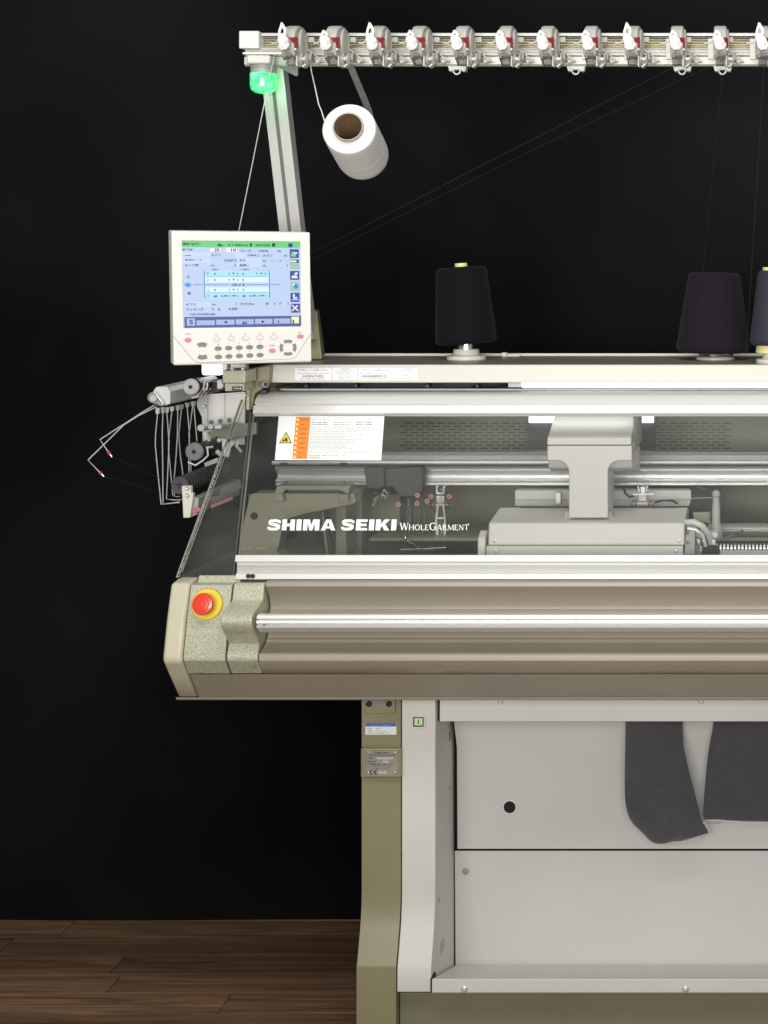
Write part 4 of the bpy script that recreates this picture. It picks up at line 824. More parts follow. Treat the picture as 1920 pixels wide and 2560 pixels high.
ui('icon', emis('ui_navy', srgb(52, 66, 165)), [(1470, 165, 1590, 280), (1470, 300, 1590, 345), (1470, 450, 1592, 568), (1472, 738, 1592, 858), (1474, 882, 1596, 1000), (1450, 88, 1510, 142)])
ui('icon', emis('ui_sage', srgb(150, 195, 175)), [(1470, 350, 1590, 425), (1472, 595, 1592, 712)])
ui('icon_mark', emis('ui_mint', srgb(130, 205, 120)), [((1480, 260), (1495, 205), (1520, 190), (1545, 225), (1555, 262))], u2)
ui('icon_mark', emis('ui_cream', srgb(240, 238, 190)), [(1472, 312, 1555, 336), ((1485, 545), (1500, 510), (1555, 510), (1575, 545)), ((1490, 985), (1480, 972), (1555, 898), (1572, 912)), ((1478, 902), (1492, 892), (1580, 970), (1568, 984)), (1482, 1052, 1580, 1140)], u2)
ui('icon_mark', emis('ui_blue', srgb(60, 130, 230)), [((1510, 640), (1545, 618), (1580, 645), (1565, 680), (1530, 684))], u2)
ui('icon_mark', emis('ui_light', srgb(225, 235, 255)), [((1520, 485), (1560, 462), (1575, 490), (1545, 505)), ((1500, 755), (1530, 755), (1530, 800), (1560, 790), (1560, 815), (1510, 815)), (1490, 825, 1580, 834), (1525, 205, 1570, 225)], u2)
ui('icon_mark', emis('ui_white2', srgb(245, 245, 250)), [((1500, 630), (1520, 612), (1530, 632), (1515, 650))], u2)
DK = emis('ui_dark', srgb(18, 24, 44)); DG = emis('ui_darkgreen', srgb(16, 60, 34)); GD = emis('ui_greytext', srgb(44, 54, 84))
ui('icon_mark', DK, [((600, 1112), (640, 1092), (640, 1134)), ((1130, 1112), (1088, 1092), (1088, 1134)), ((835, 1140), (855, 1095), (868, 1140)), ((868, 1140), (885, 1095), (900, 1140)), ((1298, 1125), (1302, 1090), (1325, 1125)), (1495, 1095, 1515, 1138), (535, 118, 612, 130), ((540, 118), (560, 90), (585, 118)), (950, 90, 975, 135), (1238, 90, 1278, 134), (1462, 98, 1500, 130)], u3)
ui('field_frame', emis('ui_frame', srgb(150, 110, 120)), [(432, 150, 585, 154), (432, 206, 585, 210), (432, 150, 436, 210), (581, 150, 585, 210)], u2)
def ut(name, m, items, fn=u3):
    for t, a, b, y, h in items:
        mb = MB(); put_text(mb, t, fn, a, b, y - h / 2, y + h / 2, bold=0.028); CP(name, mb, m, SCR, flat=True)
ut('status_text', DG, [('運転情報1', 94, 320, 108, 36), ('0.1.000m/s', 672, 928, 116, 30), ('00:34.00', 1025, 1212, 116, 30)])
ut('screen_text', DK, [('20', 495, 560, 180, 40), ('10', 708, 772, 180, 40), ('コース', 830, 968, 190, 32), ('1929(', 1065, 1190, 194, 34), ('0)', 1312, 1352, 196, 34), ('メイン', 452, 578, 246, 36), ('1364 (', 922, 1062, 250, 32), ('メイン', 1115, 1240, 250, 34), ('0)', 1395, 1428, 254, 30),
    ('CONT.S', 620, 775, 316, 32), ('No.', 1114, 1160, 320, 24), ('-', 1228, 1250, 320, 5), ('- /', 1312, 1360, 318, 30), ('-', 1424, 1446, 320, 5), ('No.', 450, 498, 380, 24), ('5', 750, 768, 378, 28), ('No.', 1114, 1160, 382, 24), ('5', 1424, 1440, 380, 28),
    ('後', 148, 190, 530, 40), ('前', 150, 194, 736, 40), ('No.', 458, 505, 882, 24), ('7', 758, 774, 878, 28), ('前', 1148, 1184, 878, 30), ('1', 1256, 1266, 878, 28), ('後', 1322, 1358, 878, 32), ('1', 1434, 1442, 878, 28), ('後', 450, 486, 944, 32), ('左', 526, 562, 944, 32), ('0.50P', 668, 780, 942, 32)])
ut('screen_text', GD, [('枚数計', 94, 232, 180, 34), ('制御', 122, 206, 244, 32), ('編成モード', 122, 338, 312, 34), ('ループ長', 122, 296, 378, 34), ('節約', 812, 892, 316, 34), ('度違い', 812, 940, 378, 34), ('主度山', 460, 542, 432, 22), ('補助度山', 824, 934, 432, 22), ('引下げ', 128, 260, 880, 34), ('引下げint', 818, 996, 880, 34), ('ラッキング', 134, 348, 944, 34), ('Y4313W009.000', 170, 494, 1008, 30), ('100.4 %', 710, 880, 630, 34)])
ut('screen_text', emis('ui_teal', srgb(20, 52, 84)), [('下', 390, 424, 488, 32), ('0', 484, 508, 488, 28), ('(  9  )', 672, 795, 488, 34), ('0', 846, 870, 488, 28), ('(  9  )', 1030, 1155, 488, 34), ('上', 390, 424, 566, 32), ('0', 484, 508, 566, 28), ('(  9  )', 672, 795, 566, 34), ('0', 846, 870, 566, 28),
    ('上', 390, 424, 696, 32), ('0', 484, 508, 696, 28), ('(  9  )', 672, 795, 696, 34), ('0', 846, 870, 696, 28), ('下', 390, 424, 776, 32), ('48', 472, 522, 776, 28), ('6.00 ( 49 )', 570, 795, 776, 32), ('48', 838, 888, 776, 28), ('6.00 ( 49 )', 932, 1155, 776, 32), ('S', 168, 212, 1106, 60)])
# keypad
KD = 0.0012
def oval(cx, cy, rx, ry, d0=0.0, d1=KD, n=24):
    a = [MP(cx + rx * math.cos(2 * math.pi * i / n), cy + ry * math.sin(2 * math.pi * i / n), d1) for i in range(n)]
    return MB().prism(a, mn * (d0 - d1 - 0.001))
KG = mat('key_grey', (0.20, 0.19, 0.18), 0.5); KP = mat('key_pink', (0.62, 0.20, 0.27), 0.45); KR = mat('key_rim', (0.36, 0.35, 0.33), 0.5); KW = mat('key_white', (0.66, 0.65, 0.62), 0.45)
ovals = [(515 + i * 96, 1181 - i * 2) for i in range(5)] + [(516 + i * 96, 1258 - i * 2) for i in range(5)]
for x, y in ovals: CP('key', oval(x, y, 33, 21), KG, BZ)
for x, y in ((244, 1098), (1014, 1212), (1281, 1084)): CP('key', oval(x, y, 32, 21), KP, BZ)
for i in range(5):
    x, y = 504 + i * 132, 1095 - i * 2; CP('key_rim', oval(x, y, 34, 23, d1=0.0006), KR, BZ); CP('key', oval(x, y, 30, 19), KW, BZ)
def arc_key(cx, cy, r0, r1, a0, a1, sy=1.0):
    pts = []
    for i in range(9): a = math.radians(a0 + (a1 - a0) * i / 8); pts.append((cx + r1 * math.cos(a), cy - r1 * sy * math.sin(a)))
    for i in range(9): a = math.radians(a1 + (a0 - a1) * i / 8); pts.append((cx + r0 * math.cos(a), cy - r0 * sy * math.sin(a)))
    return MB().prism([MP(x, y, KD) for x, y in pts], -mn * (KD + 0.001))
for a in (90, 180, 270, 0): CP('key', arc_key(1163, 1186, 50, 80, a - 33, a + 33, 0.93), KG, BZ)
CP('key', arc_key(370, 1205, 45, 84, 55, 125, 1.0), KG, BZ); CP('key', arc_key(372, 1195, 45, 84, 235, 305, 1.0), KG, BZ)
mb = MB()
for t, x, y, w in (('CANCEL', 244, 1044, 50), ('F1', 503, 1058, 20), ('F2', 635, 1056, 20), ('F3', 768, 1054, 20), ('F4', 900, 1052, 20), ('F5', 1030, 1051, 20), ('ESC', 1278, 1048, 28), ('ENTER', 1012, 1164, 46)) : put_text(mb, t, lambda a, b: MP(a, b, 0.0004), x - w / 2, x + w / 2, y - 6, y + 6)
for i in range(5): put_text(mb, str(i + 1), lambda a, b: MP(a, b, 0.0004), 510 + i * 96, 518 + i * 96, 1137 - i * 2, 1149 - i * 2); put_text(mb, str((i + 6) % 10), lambda a, b: MP(a, b, 0.0004), 510 + i * 96, 518 + i * 96, 1216 - i * 2, 1228 - i * 2)
CP('key_print', mb, INKG, BZ)
ml = MB(); ml.tube([MP(x, y, 0.0) for x, y in ((116, 1062), (185, 1150), (270, 1265), (305, 1296), (350, 1307), (700, 1303), (1190, 1294), (1225, 1284), (1250, 1262), (1310, 1165), (1384, 1062))], 0.0005, 5); CP('panel_line', ml, SEAM, BZ)
CP('housing', MB().prism([MP(200, 220, -0.034), MP(1300, 220, -0.034), MP(1300, 1240, -0.034), MP(200, 1240, -0.034)], -mn * 0.03), MONW, bevel=0.006)
CP('swivel', MB().prism([MP(660, 1200, -0.036), MP(800, 1200, -0.036), MP(800, 1390, -0.036), MP(660, 1390, -0.036)], -mn * 0.02), STEELD, bevel=0.002)

# ================================================================== yarn tension units on the rail
def tens_box(o, x0, x1, y0, y1, z0, z1): return MB().bx(o.x + x0, o.x + x1, o.y + y0, o.y + y1, o.z + z0, o.z + z1)
def tensioner(raised):
    t = thing('yarn_tensioner', (xw(772, 3.11), 3.112, zw(104, 3.112) - 0.013), 'grey yarn tension unit', 'tensioner', 'yarn tension units along the overhead rail')
    o = t.location.copy()
    def Q(n, mb, m, bv=0.0, **k):
        for v in mb.v:
            d = v.z - o.z
            if d < -0.020: v.z = o.z - 0.020 + (d + 0.020) * 0.62
        return build(n, mb, m, t, bv, **k)
    side = [(0.0, -0.020), (0.0, 0.016), (-0.010, 0.026), (-0.022, 0.0315), (-0.036, 0.0345), (-0.060, 0.0345), (-0.076, 0.031), (-0.094, 0.020), (-0.104, 0.006), (-0.108, -0.012), (-0.100, -0.030), (-0.075, -0.034), (-0.050, -0.030), (-0.030, -0.020)]
    mb = MB().prism([o + Vector((-0.024, y, z)) for y, z in side], (0.024, 0, 0)); Q('housing', mb, TENS, 0.004, seg=3)
    Q('side_cover', MB().lathe(o + Vector((0.0, -0.048, 0.004)), (1, 0, 0), [(0.026, 0), (0.025, 0.003), (0.017, 0.0045), (0.016, 0.0035), (0.0002, 0.0035)], 28), TENS)
    Q('clamp_plate', tens_box(o, -0.036, -0.0245, -0.006, 0.004, -0.022, 0.018), CREAM, 0.001); Q('rear_lip', tens_box(o, 0.0005, 0.012, -0.012, 0.003, 0.010, 0.020), TENS, 0.001)
    Q('red_tab', MB().prism([o + Vector((-0.010, y, z)) for y, z in ((-0.112, 0.006), (-0.087, 0.010), (-0.084, -0.010), (-0.098, -0.012))], (0.0125, 0, 0)), RED, 0.0008)
    Q('tab_rim', tens_box(o, -0.012, 0.003, -0.104, -0.084, -0.0165, -0.0125), TENSW, 0.0006)
    # white nose: block, hooked lip
    Q('nose', MB().prism([o + Vector((x, -0.128, z)) for x, z in ((-0.025, 0.002), (-0.022, 0.008), (-0.012, 0.009), (-0.006, 0.003), (-0.003, -0.004), (-0.006, -0.016), (-0.016, -0.020), (-0.022, -0.012))], (0, 0.022, 0)), TENSW, 0.002)
    Q('nose_hook', MB().tube([o + Vector(p) for p in ((-0.008, -0.126, -0.002), (-0.003, -0.134, -0.010), (-0.006, -0.137, -0.017), (-0.014, -0.136, -0.019), (-0.020, -0.132, -0.013))], 0.0030, 8), TENSW)
    zt = 0.033 if raised else 0.019
    tab = [(-0.026, 0.0), (-0.025, zt * 0.5), (-0.020, zt), (-0.017, zt * 0.97), (-0.010, zt * 0.62), (-0.011, 0.004)]
    inn = [(-0.021, zt * 0.38), (-0.0205, zt * 0.5), (-0.0185, zt * 0.66), (-0.0175, zt * 0.66), (-0.0150, zt * 0.56), (-0.0155, zt * 0.38)]
    mb = MB(); n = 6
    for yy_, in ((-0.120,),):
        a = [o + Vector((x, yy_, z)) for x, z in tab]; b = [o + Vector((x, yy_, z)) for x, z in inn]; w = Vector((0, 0.004, 0))
        vs_ = a + b + [p + w for p in a] + [p + w for p in b]; fs_ = []
        for i in range(n):
            j = (i + 1) % n; fs_ += [[i, j, n + j, n + i], [2 * n + i, 3 * n + i, 3 * n + j, 2 * n + j], [i, 2 * n + i, 2 * n + j, j], [n + i, n + j, 3 * n + j, 3 * n + i]]
        mb.add(vs_, fs_)
    Q('guide_tab', mb, TENSW, 0.0008)
    Q('side_arm', MB().tube([o + Vector(p) for p in ((-0.022, -0.118, 0.0), (-0.032, -0.112, -0.004), (-0.040, -0.104, -0.0035))], 0.0022), TENSW)
    # lower clear guard, felt and discs
    Q('clear_guard', MB().prism([o + Vector((-0.020, y, z)) for y, z in ((-0.112, -0.022), (-0.070, -0.030), (-0.068, -0.052), (-0.082, -0.056), (-0.108, -0.040))], (0.016, 0, 0)), CLEARP, 0.001)
    Q('tension_disc', MB().lathe(o + Vector((0.001, -0.062, -0.032)), (1, 0, 0), [(0.016, 0), (0.0165, 0.001), (0.010, 0.003), (0.006, 0.004), (0.006, 0.008), (0.010, 0.009), (0.0165, 0.011), (0.016, 0.012)], 28), CHROME)
    Q('felt_pad', MB().lathe(o + Vector((0.0135, -0.040, -0.026)), (1, 0, 0), [(0.013, 0), (0.013, 0.004)], 24), mat('felt_tan', (0.36, 0.32, 0.275), 0.9, var=0.1, varscale=200))
    Q('chute', MB().prism([o + Vector((x, -0.060, z)) for x, z in ((0.002, -0.051), (0.013, -0.040), (0.014, -0.043), (0.005, -0.056), (0.002, -0.056))], (0, 0.022, 0)), TENSW, 0.0008)
    Q('blade', tens_box(o, -0.0020, 0.0005, -0.086, -0.064, -0.058, -0.026), TENSW, 0.0008)
    Q('foot_pin', MB().cyl(o + Vector((-0.019, -0.100, -0.018)), o + Vector((-0.019, -0.100, -0.036)), 0.0022), TENSW)
    Q('arm_wire', MB().tube([o + Vector(p) for p in ((0.003, -0.02, -0.004), (0.016, -0.025, -0.014), (0.026, -0.03, -0.024), (0.028, -0.03, -0.032), (0.022, -0.03, -0.038))], 0.0012, 6), TENSW)
    Q('roller', MB().lathe(o + Vector((0.018, -0.016, -0.031)), (1, 0, 0), [(0.0085, 0), (0.0085, 0.006)], 20), CREAM, 0.001)
    Q('roller_shaft', MB().cyl(o + Vector((0.012, -0.016, -0.031)), o + Vector((0.032, -0.016, -0.031)), 0.003), STEELD)
    return t
tr_, tl_ = tensioner(True), tensioner(False); bx0 = tr_.location.x
used = {True: False, False: False}
for i in range(12):
    r = i in (0, 2, 8, 11); src = tr_ if r else tl_
    o = src if not used[r] else copy_tree(src); used[r] = True
    nth = ['right beside', 'second from', 'third from', 'fourth from', 'fifth from', 'sixth from', 'seventh from', 'eighth from', 'ninth from', 'tenth from', 'eleventh from', 'twelfth from'][i].replace('right beside', 'next to')
    o['label'] = 'grey yarn tension unit ' + nth + ' the cream end block of the overhead rail'
    o.location.x = bx0 + 0.0791 * i; o.rotation_euler = (0, 0, random.uniform(-0.03, 0.03))

# ================================================================== yarn cones
YD1 = yarn_mat('black_purple_yarn', (0.0022, 0.0015, 0.0034), 700, sheen=0.03); YD2 = yarn_mat('dark_plum_yarn', (0.0105, 0.0072, 0.0140), 900, sheen=0.03); YD3 = yarn_mat('slate_purple_yarn', (0.040, 0.036, 0.054), 1100, rough=0.45, sheen=0.03, depth=0.2)
def cone(px0, py0, r0, px1, py1, r1, Y, ym, label, core=None, z_base=None):
    """r0, px0, py0 at the top, r1 ... at the bottom (photo pixels)"""
    a = at(px1, py1, Y); b = at(px0, py0, Y); k = Y / F; H = (b - a).length
    t = thing('yarn_cone', a, label, 'yarn cone'); prof = [(r1 * k * 0.25, 0.0), (r1 * k * 0.90, 0.0), (r1 * k * 0.985, 0.004), (r1 * k, 0.010)]
    rnd = random.Random(px0)
    for i in range(1, 12): f_ = i / 12; prof.append(((r1 + (r0 - r1) * f_) * k * (1 + rnd.uniform(-0.006, 0.006)), 0.010 + (H - 0.02) * f_))
    prof += [(r0 * k, H - 0.008), (r0 * k * 0.96, H - 0.003), (r0 * k * 0.85, H), (r0 * k * 0.2, H + 0.001)]
    build('yarn', MB().lathe(a, b - a, prof, 56), ym, t, ang=60)
    d = (b - a).normalized()
    if core:
        rc, up, dn = core
        build('core', MB().lathe(a - d * dn * k, b - a, [(rc * k * 1.5 if dn else rc * k, 0), (rc * k * 1.45 if dn else rc * k, dn * k), (rc * k, H + dn * k), (rc * k, H + (dn + up) * k), (rc * k * 0.8, H + (dn + up) * k), (rc * k * 0.8, H + dn * k)], 28), YCORE, t)
    return t
cone(1153, 668, 63, 1166, 858, 76, 3.40, YD1, 'near-black yarn cone with a small yellow core tip on the machine shelf', core=(15.5, 10, 0))
cone(1786, 682, 66, 1783, 880, 93, 3.40, YD2, 'wide dark plum yarn cone sitting low on its peg on the shelf')
cone(1940, 676, 46, 1940, 862, 66, 3.285, YD3, 'slim slate purple yarn cone on a yellow core beside the plum cone', core=(34, 8, 19))
# white cone slung under the rail
n0 = at(872, 321, 3.0); n1 = at(909, 392, 3.152); ax = (n1 - n0); H = ax.length; ax.normalize()
YW = yarn_mat('white_yarn', (0.76, 0.76, 0.735), 300, rough=0.9, sheen=0.1, axis=tuple(ax), depth=0.35)
WC = thing('yarn_cone', n0, 'white yarn cone on a brown tube slung by a grey strap under the rail', 'yarn cone')
prof = [(0.0255, 0.0), (0.030, 0.0), (0.0455, 0.0008), (0.0475, 0.0022), (0.0485, 0.006)]
rnd = random.Random(5)
for i in range(1, 14): prof.append((0.0487 + 0.0004 * i / 14 + rnd.uniform(-0.0003, 0.0003), 0.008 + (H - 0.016) * i / 14))
prof += [(0.0480, H - 0.005), (0.045, H), (0.02, H)]
prof.append((0.0002, H))
build('yarn', MB().lathe(n0, ax, prof, 64, cap=False), YW, WC, ang=60)
c = n0 - ax * 0.009
build('tube', MB().lathe(c, ax, [(0.0272, 0.012), (0.0272, 0), (0.0268, -0.001), (0.0250, -0.001), (0.0244, 0.001), (0.0195, 0.135), (0.0002, 0.135)], 40, cap=False), CARDB, WC)
build('tube_rim', MB().lathe(c, ax, [(0.0275, 0.011), (0.0277, 0.0), (0.0266, -0.0018), (0.0252, -0.0012)], 40, cap=False), mat('tube_rim', (0.42, 0.40, 0.35), 0.5), WC)
build('peg_tip', MB().lathe(c + ax * 0.06 + Vector((0.006, 0, -0.004)), ax, [(0.0002, 0), (0.006, 0.004), (0.008, 0.02), (0.008, 0.07)], 20), STEEL, WC)

# ================================================================== loose yarns
def strand(pts, r, m, label):
    pts = [Vector(p) for p in pts]; o = build('yarn_strand', MB().tube(pts, r, 6), m, None); o['label'] = label; o['category'] = 'yarn'; return o
YNW = mat('white_thread', (0.72, 0.72, 0.69), 0.8); YNS = mat('silver_thread', (0.55, 0.55, 0.53), 0.7); YND = mat('brown_thread', (0.019, 0.015, 0.0145), 0.8); YNP = mat('violet_thread', (0.011, 0.010, 0.012), 0.8)
strand([at(776, 160, 3.10), at(779, 180, 3.08), at(787, 215, 3.06), at(797, 262, 3.03), at(803, 275, 3.02), at(812, 304, 3.0)], 0.0010, YNW, 'white yarn running from the tension unit down to the white cone')
strand([at(686, 137, 3.075), at(660, 262, 3.10), at(628, 424, 3.13), at(594, 592, 3.16), at(570, 712, 3.19)], 0.0009, YNS, 'pale yarn slanting from the rail end down behind the monitor')
strand([at(1700, 160, 3.10), at(1250, 390, 3.2), at(800, 622, 3.3), at(690, 680, 3.34)], 0.00042, YND, 'thin brown thread slanting under the rail, the upper of two')
strand([at(1770, 168, 3.10), at(1330, 376, 3.2), at(900, 590, 3.3), at(700, 690, 3.35)], 0.00038, YNP, 'thin violet thread slanting under the rail, the lower of two')
strand([at(1806, 182, 3.10), at(1787, 380, 3.22), at(1768, 575, 3.32), at(1757, 688, 3.38)], 0.00038, YNP, 'thin dark thread rising from the plum cone to a ring hook')
strand([at(1910, 165, 3.10), at(1897, 380, 3.15), at(1884, 590, 3.20), at(1868, 850, 3.26), at(1865, 897, 3.275)], 0.00042, YND, 'thin brown thread rising beside the slim slate cone to the rail')
strand([Fp(245, 735, 3.11), Fp(400, 800, 3.13), Fp(600, 890, 3.17), Fp(755, 950, 3.178)], 0.00028, YNP, 'faint thread from the upper bent guide wire to the ribbed roller')
strand([Fp(185, 880, 3.11), Fp(400, 940, 3.14), Fp(590, 1000, 3.16), Fp(762, 1045, 3.163)], 0.00028, YNP, 'faint thread from the lower bent guide wire to the guide plate')

# ================================================================== carriage on the rails
CG = thing('knitting_carriage', at(1470, 1388, 3.13), 'light grey knitting carriage with a T-shaped arm behind the clear window', 'carriage')
K = lambda n, mb, m, parent=None, bevel=0.0, **k: build(n, mb, m, parent or CG, bevel, **k)
def zx(pts): return [(1170 + x * 0.452, 860 + y * 0.452) for x, y in pts]
x0, x1 = xw(1221, 3.16), xw(1712, 3.16)
K('carriage_body', MB().xprof([(1269, 3.30), (1270, 3.285), (1304, 3.168), (1308, 3.160), (1363.5, 3.155), (1363.5, 3.34), (1269, 3.34)], x0, x1), CARR, bevel=0.004, seg=3)
K('carriage_base', MB().bx(xw(1215, 3.15), xw(1708, 3.15), 3.150, 3.33, zw(1398, 3.15), zw(1366, 3.15)), CARR, bevel=0.002)
K('end_plate', MB().xprof([(1326, 3.20), (1345, 3.175), (1398, 3.17), (1398, 3.30), (1326, 3.30)], xw(1194, 3.175), xw(1214.5, 3.175)), CARR, bevel=0.003)
K('top_trim', MB().xprof([(1265, 3.30), (1268.5, 3.286), (1268.5, 3.34), (1265, 3.34)], xw(1300, 3.3), xw(1706, 3.3)), DARKG, bevel=0.001)
# arm: T seen from the front
tee = zx([(437, 565), (905, 565), (905, 640), (880, 643)]) 
def fillet(cx, cy, r, a0, a1, n=7): return [(cx + r * math.cos(math.radians(a0 + (a1 - a0) * i / n)), cy - r * math.sin(math.radians(a0 + (a1 - a0) * i / n))) for i in range(n + 1)]
T = [(1368, 1115), (1580, 1115), (1580, 1150)] + fillet(1547, 1184, 27, 90, 180)[0:] + [(1520, 1296), (1422, 1296)] + fillet(1395, 1184, 27, 0, 90) + [(1368, 1150)]
T = [(1368, 1114.5), (1580, 1114.5), (1580, 1152)] + fillet(1549, 1181, 29, 90, 180) + [(1520, 1295), (1422, 1295)] + fillet(1393, 1181, 29, 0, 90) + [(1368, 1152)]
AR = K('arm', MB().ppoly(T, 3.175, 0.13), CARR, bevel=0.0025)
K('arm_shoulder', MB().xprof([(1114.5, 3.20), (1152, 3.19), (1170, 3.20), (1178, 3.225), (1178, 3.40), (1114.5, 3.40)], xw(1369, 3.19), xw(1581, 3.19)), CARR, AR, bevel=0.004)
K('arm_cap', MB().xprof([(1041, 3.29), (1090, 3.188), (1094, 3.180), (1112.5, 3.1755), (1112.5, 3.36), (1020, 3.42), (1015, 3.36)], xw(1368, 3.18), xw(1579, 3.18)), CARR, AR, bevel=0.003)
K('side_cover', MB().bx(xw(1581, 3.2), xw(1585, 3.2), 3.22, 3.42, zw(1118, 3.3), zw(1030, 3.3)), GREYP, AR, bevel=0.002)
K('arm_socket', MB().ppoly([(1413, 1278), (1528, 1278), (1534, 1302), (1408, 1302)], 3.20, 0.02), GREYP, AR, bevel=0.001)
for px, w in ((1345, 50), (1555, 50)): K('top_groove', MB().xprof([(1288, 3.2235), (1292, 3.2105), (1294, 3.212), (1290, 3.225)], xw(px, 3.22), xw(px + w, 3.22)), CREAM)
for px, py, Yc in ((1240, 1378, 3.150), (1690, 1378, 3.150), (1236, 1352, 3.1557), (1698, 1352, 3.1557)):
    K('screw', MB().lathe(at(px, py, Yc + 0.0004), (0, -1, 0), [(0.0036, 0), (0.0032, 0.0012), (0.0016, 0.0014), (0.0014, 0.0006), (0.0002, 0.0006)], 14), STEELD)
# mechanics at the carriage's end
def cz2(u, v, Y): return at(1480 + u * 0.2652, 1180 + v * 0.2652, Y)
def kp(pts, Y, d): return MB().prism([cz2(u, v, Y) for u, v in pts], (0, d, 0))
EB = K('end_block', kp([(885, 560), (975, 560), (970, 780), (870, 780)], 3.16, 0.08), GREYP, bevel=0.002)
for v in (575, 665): K('bolt', MB().cyl(cz2(900, v, 3.158), cz2(900, v, 3.165), 0.0032), BLACKP, EB)
for u in (1008, 1150): K('magnet_block', kp([(u - 35, 572), (u + 38, 572), (u + 38, 605), (u + 20, 632), (u - 35, 605)], 3.19, 0.03), TENSW, bevel=0.002); K('motor', kp([(u - 30, 615), (u + 20, 640), (u + 22, 700), (u - 28, 695)], 3.185, 0.04), STEELD, bevel=0.003)
K('feeder_drum', MB().cyl(cz2(1000, 745, 3.17), cz2(1170, 745, 3.20), 0.012), BLACKP, bevel=0.001)
K('drum_rim', MB().cyl(cz2(985, 740, 3.165), cz2(1002, 740, 3.168), 0.0135), STEEL, bevel=0.001)
K('hose', MB().tube([cz2(880, 478, 3.18), cz2(960, 472, 3.175), cz2(1040, 510, 3.175), cz2(1095, 580, 3.18), cz2(1115, 640, 3.19), cz2(1120, 720, 3.20)], 0.0065, 12), HOSE)
K('hose', MB().tube([cz2(900, 530, 3.17), cz2(980, 545, 3.168), cz2(1045, 600, 3.168), cz2(1070, 700, 3.175)], 0.004, 10), HOSE)
K('hose', MB().tube([cz2(1190, 640, 3.18), cz2(1300, 610, 3.19), cz2(1420, 560, 3.22)], 0.003, 8), CLEARP)
K('yarn_post', MB().lathe(cz2(1170, 480, 3.25), (0, 0, 1), [(0.0135, -0.03), (0.012, -0.008), (0.0085, 0.0), (0.0080, 0.035), (0.0068, 0.037), (0.0068, 0.052), (0.0085, 0.054), (0.0080, 0.060), (0.004, 0.064), (0.0002, 0.065)], 24), GREYP)
K('terminal_plate', kp([(950, 385), (1120, 380), (1120, 490), (960, 450)], 3.28, 0.01), HAMMERI, bevel=0.001)
for v in (385, 440): K('bolt', MB().cyl(cz2(1108, v, 3.277), cz2(1108, v, 3.283), 0.003), BLACKP)
K('rear_box', MB().pbox(1287, 1226, 1728, 1266, 3.42, 0.03), PANELP, bevel=0.002); K('box_seam', MB().pbox(1288, 1249, 1727, 1250.2, 3.4185, 0.002), SEAM)
K('rear_drum', MB().cyl(cz2(930, 270, 3.42), cz2(1190, 330, 3.45), 0.032, n=28), DARKG, bevel=0.002)
FC = K('feeder_clip', kp([(438, 210), (512, 210), (512, 275), (438, 275)], 3.35, 0.015), CREAM, bevel=0.001)
K('clip_arm', kp([(425, 135), (440, 135), (455, 190), (440, 195)], 3.345, 0.01), STEEL, FC, bevel=0.0006); K('clip_arm', kp([(515, 135), (530, 135), (520, 190), (505, 190)], 3.345, 0.01), STEEL, FC, bevel=0.0006)
K('clip_core', kp([(452, 140), (505, 140), (500, 205), (458, 205)], 3.35, 0.02), STEELD, FC, bevel=0.001)
for u in (395, 555):
    mb = MB(); c = cz2(u, 298, 3.345); mb.tube([c + Vector((0.006 * math.cos(t), 0, 0.005 * math.sin(t))) for t in [i * math.pi / 8 for i in range(17)]], 0.0012, 6); K('clip_ring', mb, STEEL, FC)
K('clip_bar', kp([(385, 205), (575, 200), (575, 215), (385, 220)], 3.347, 0.004), STEELD, FC); K('clip_foot', kp([(410, 285), (540, 285), (540, 310), (410, 310)], 3.348, 0.006), PANELP, FC)
for pts in ([(300, 150), (315, 200), (350, 235), (400, 225)], [(590, 285), (680, 265), (760, 270), (810, 300)]): K('cable', MB().tube([cz2(u, v, 3.36) for u, v in pts], 0.0024), DARKG)
K('inlet_clip', MB().pbox(1388, 1232, 1402, 1262, 3.36, 0.02), STEELD, bevel=0.001)
K('feed_thread', MB().tube([cz2(600, 262, 3.35), cz2(940, 248, 3.30), cz2(1160, 240, 3.25)], 0.0006, 6), YNS)

# ================================================================== yarn carriers hanging from the rails
def c5(u, v, Y): return at(900 + u * 0.217, 1180 + v * 0.217, Y)
def c5p(pts, Y, d): return MB().prism([c5(u, v, Y) for u, v in pts], (0, d, 0))
Y1 = thing('yarn_carrier', c5(150, 100, 3.40), 'dark plastic yarn carrier with two coil springs and pink eyelets on the rail', 'yarn carrier')
J = lambda n, mb, m, par, bv=0.0, **k: build(n, mb, m, par, bv, **k)
J('carrier_block', c5p([(45, -50), (275, -50), (285, 170), (200, 205), (75, 190)], 3.40, 0.04), DARKG, Y1, 0.003)
J('carrier_block', c5p([(275, -35), (690, -55), (725, -40), (720, 230), (640, 290), (470, 292), (420, 240), (380, 180), (285, 175)], 3.412, 0.03), mat('dark_taupe_plastic', (0.060, 0.058, 0.054), 0.5, var=0.1, varscale=40), Y1, 0.003)
for a, b, r in (((205, 245), (145, 385), 0.007), ((270, 215), (320, 260), 0.005), ((250, 260), (300, 305), 0.005)):
    p, q = c5(*a, 3.395), c5(*b, 3.395); d = (q - p); L = d.length; d.normalize(); u = d.orthogonal().normalized(); w = d.cross(u)
    J('spring', MB().tube([p + d * L * i / 60 + (u * math.cos(i * 0.75) + w * math.sin(i * 0.75)) * r for i in range(61)], 0.0014, 5), STEEL, Y1)
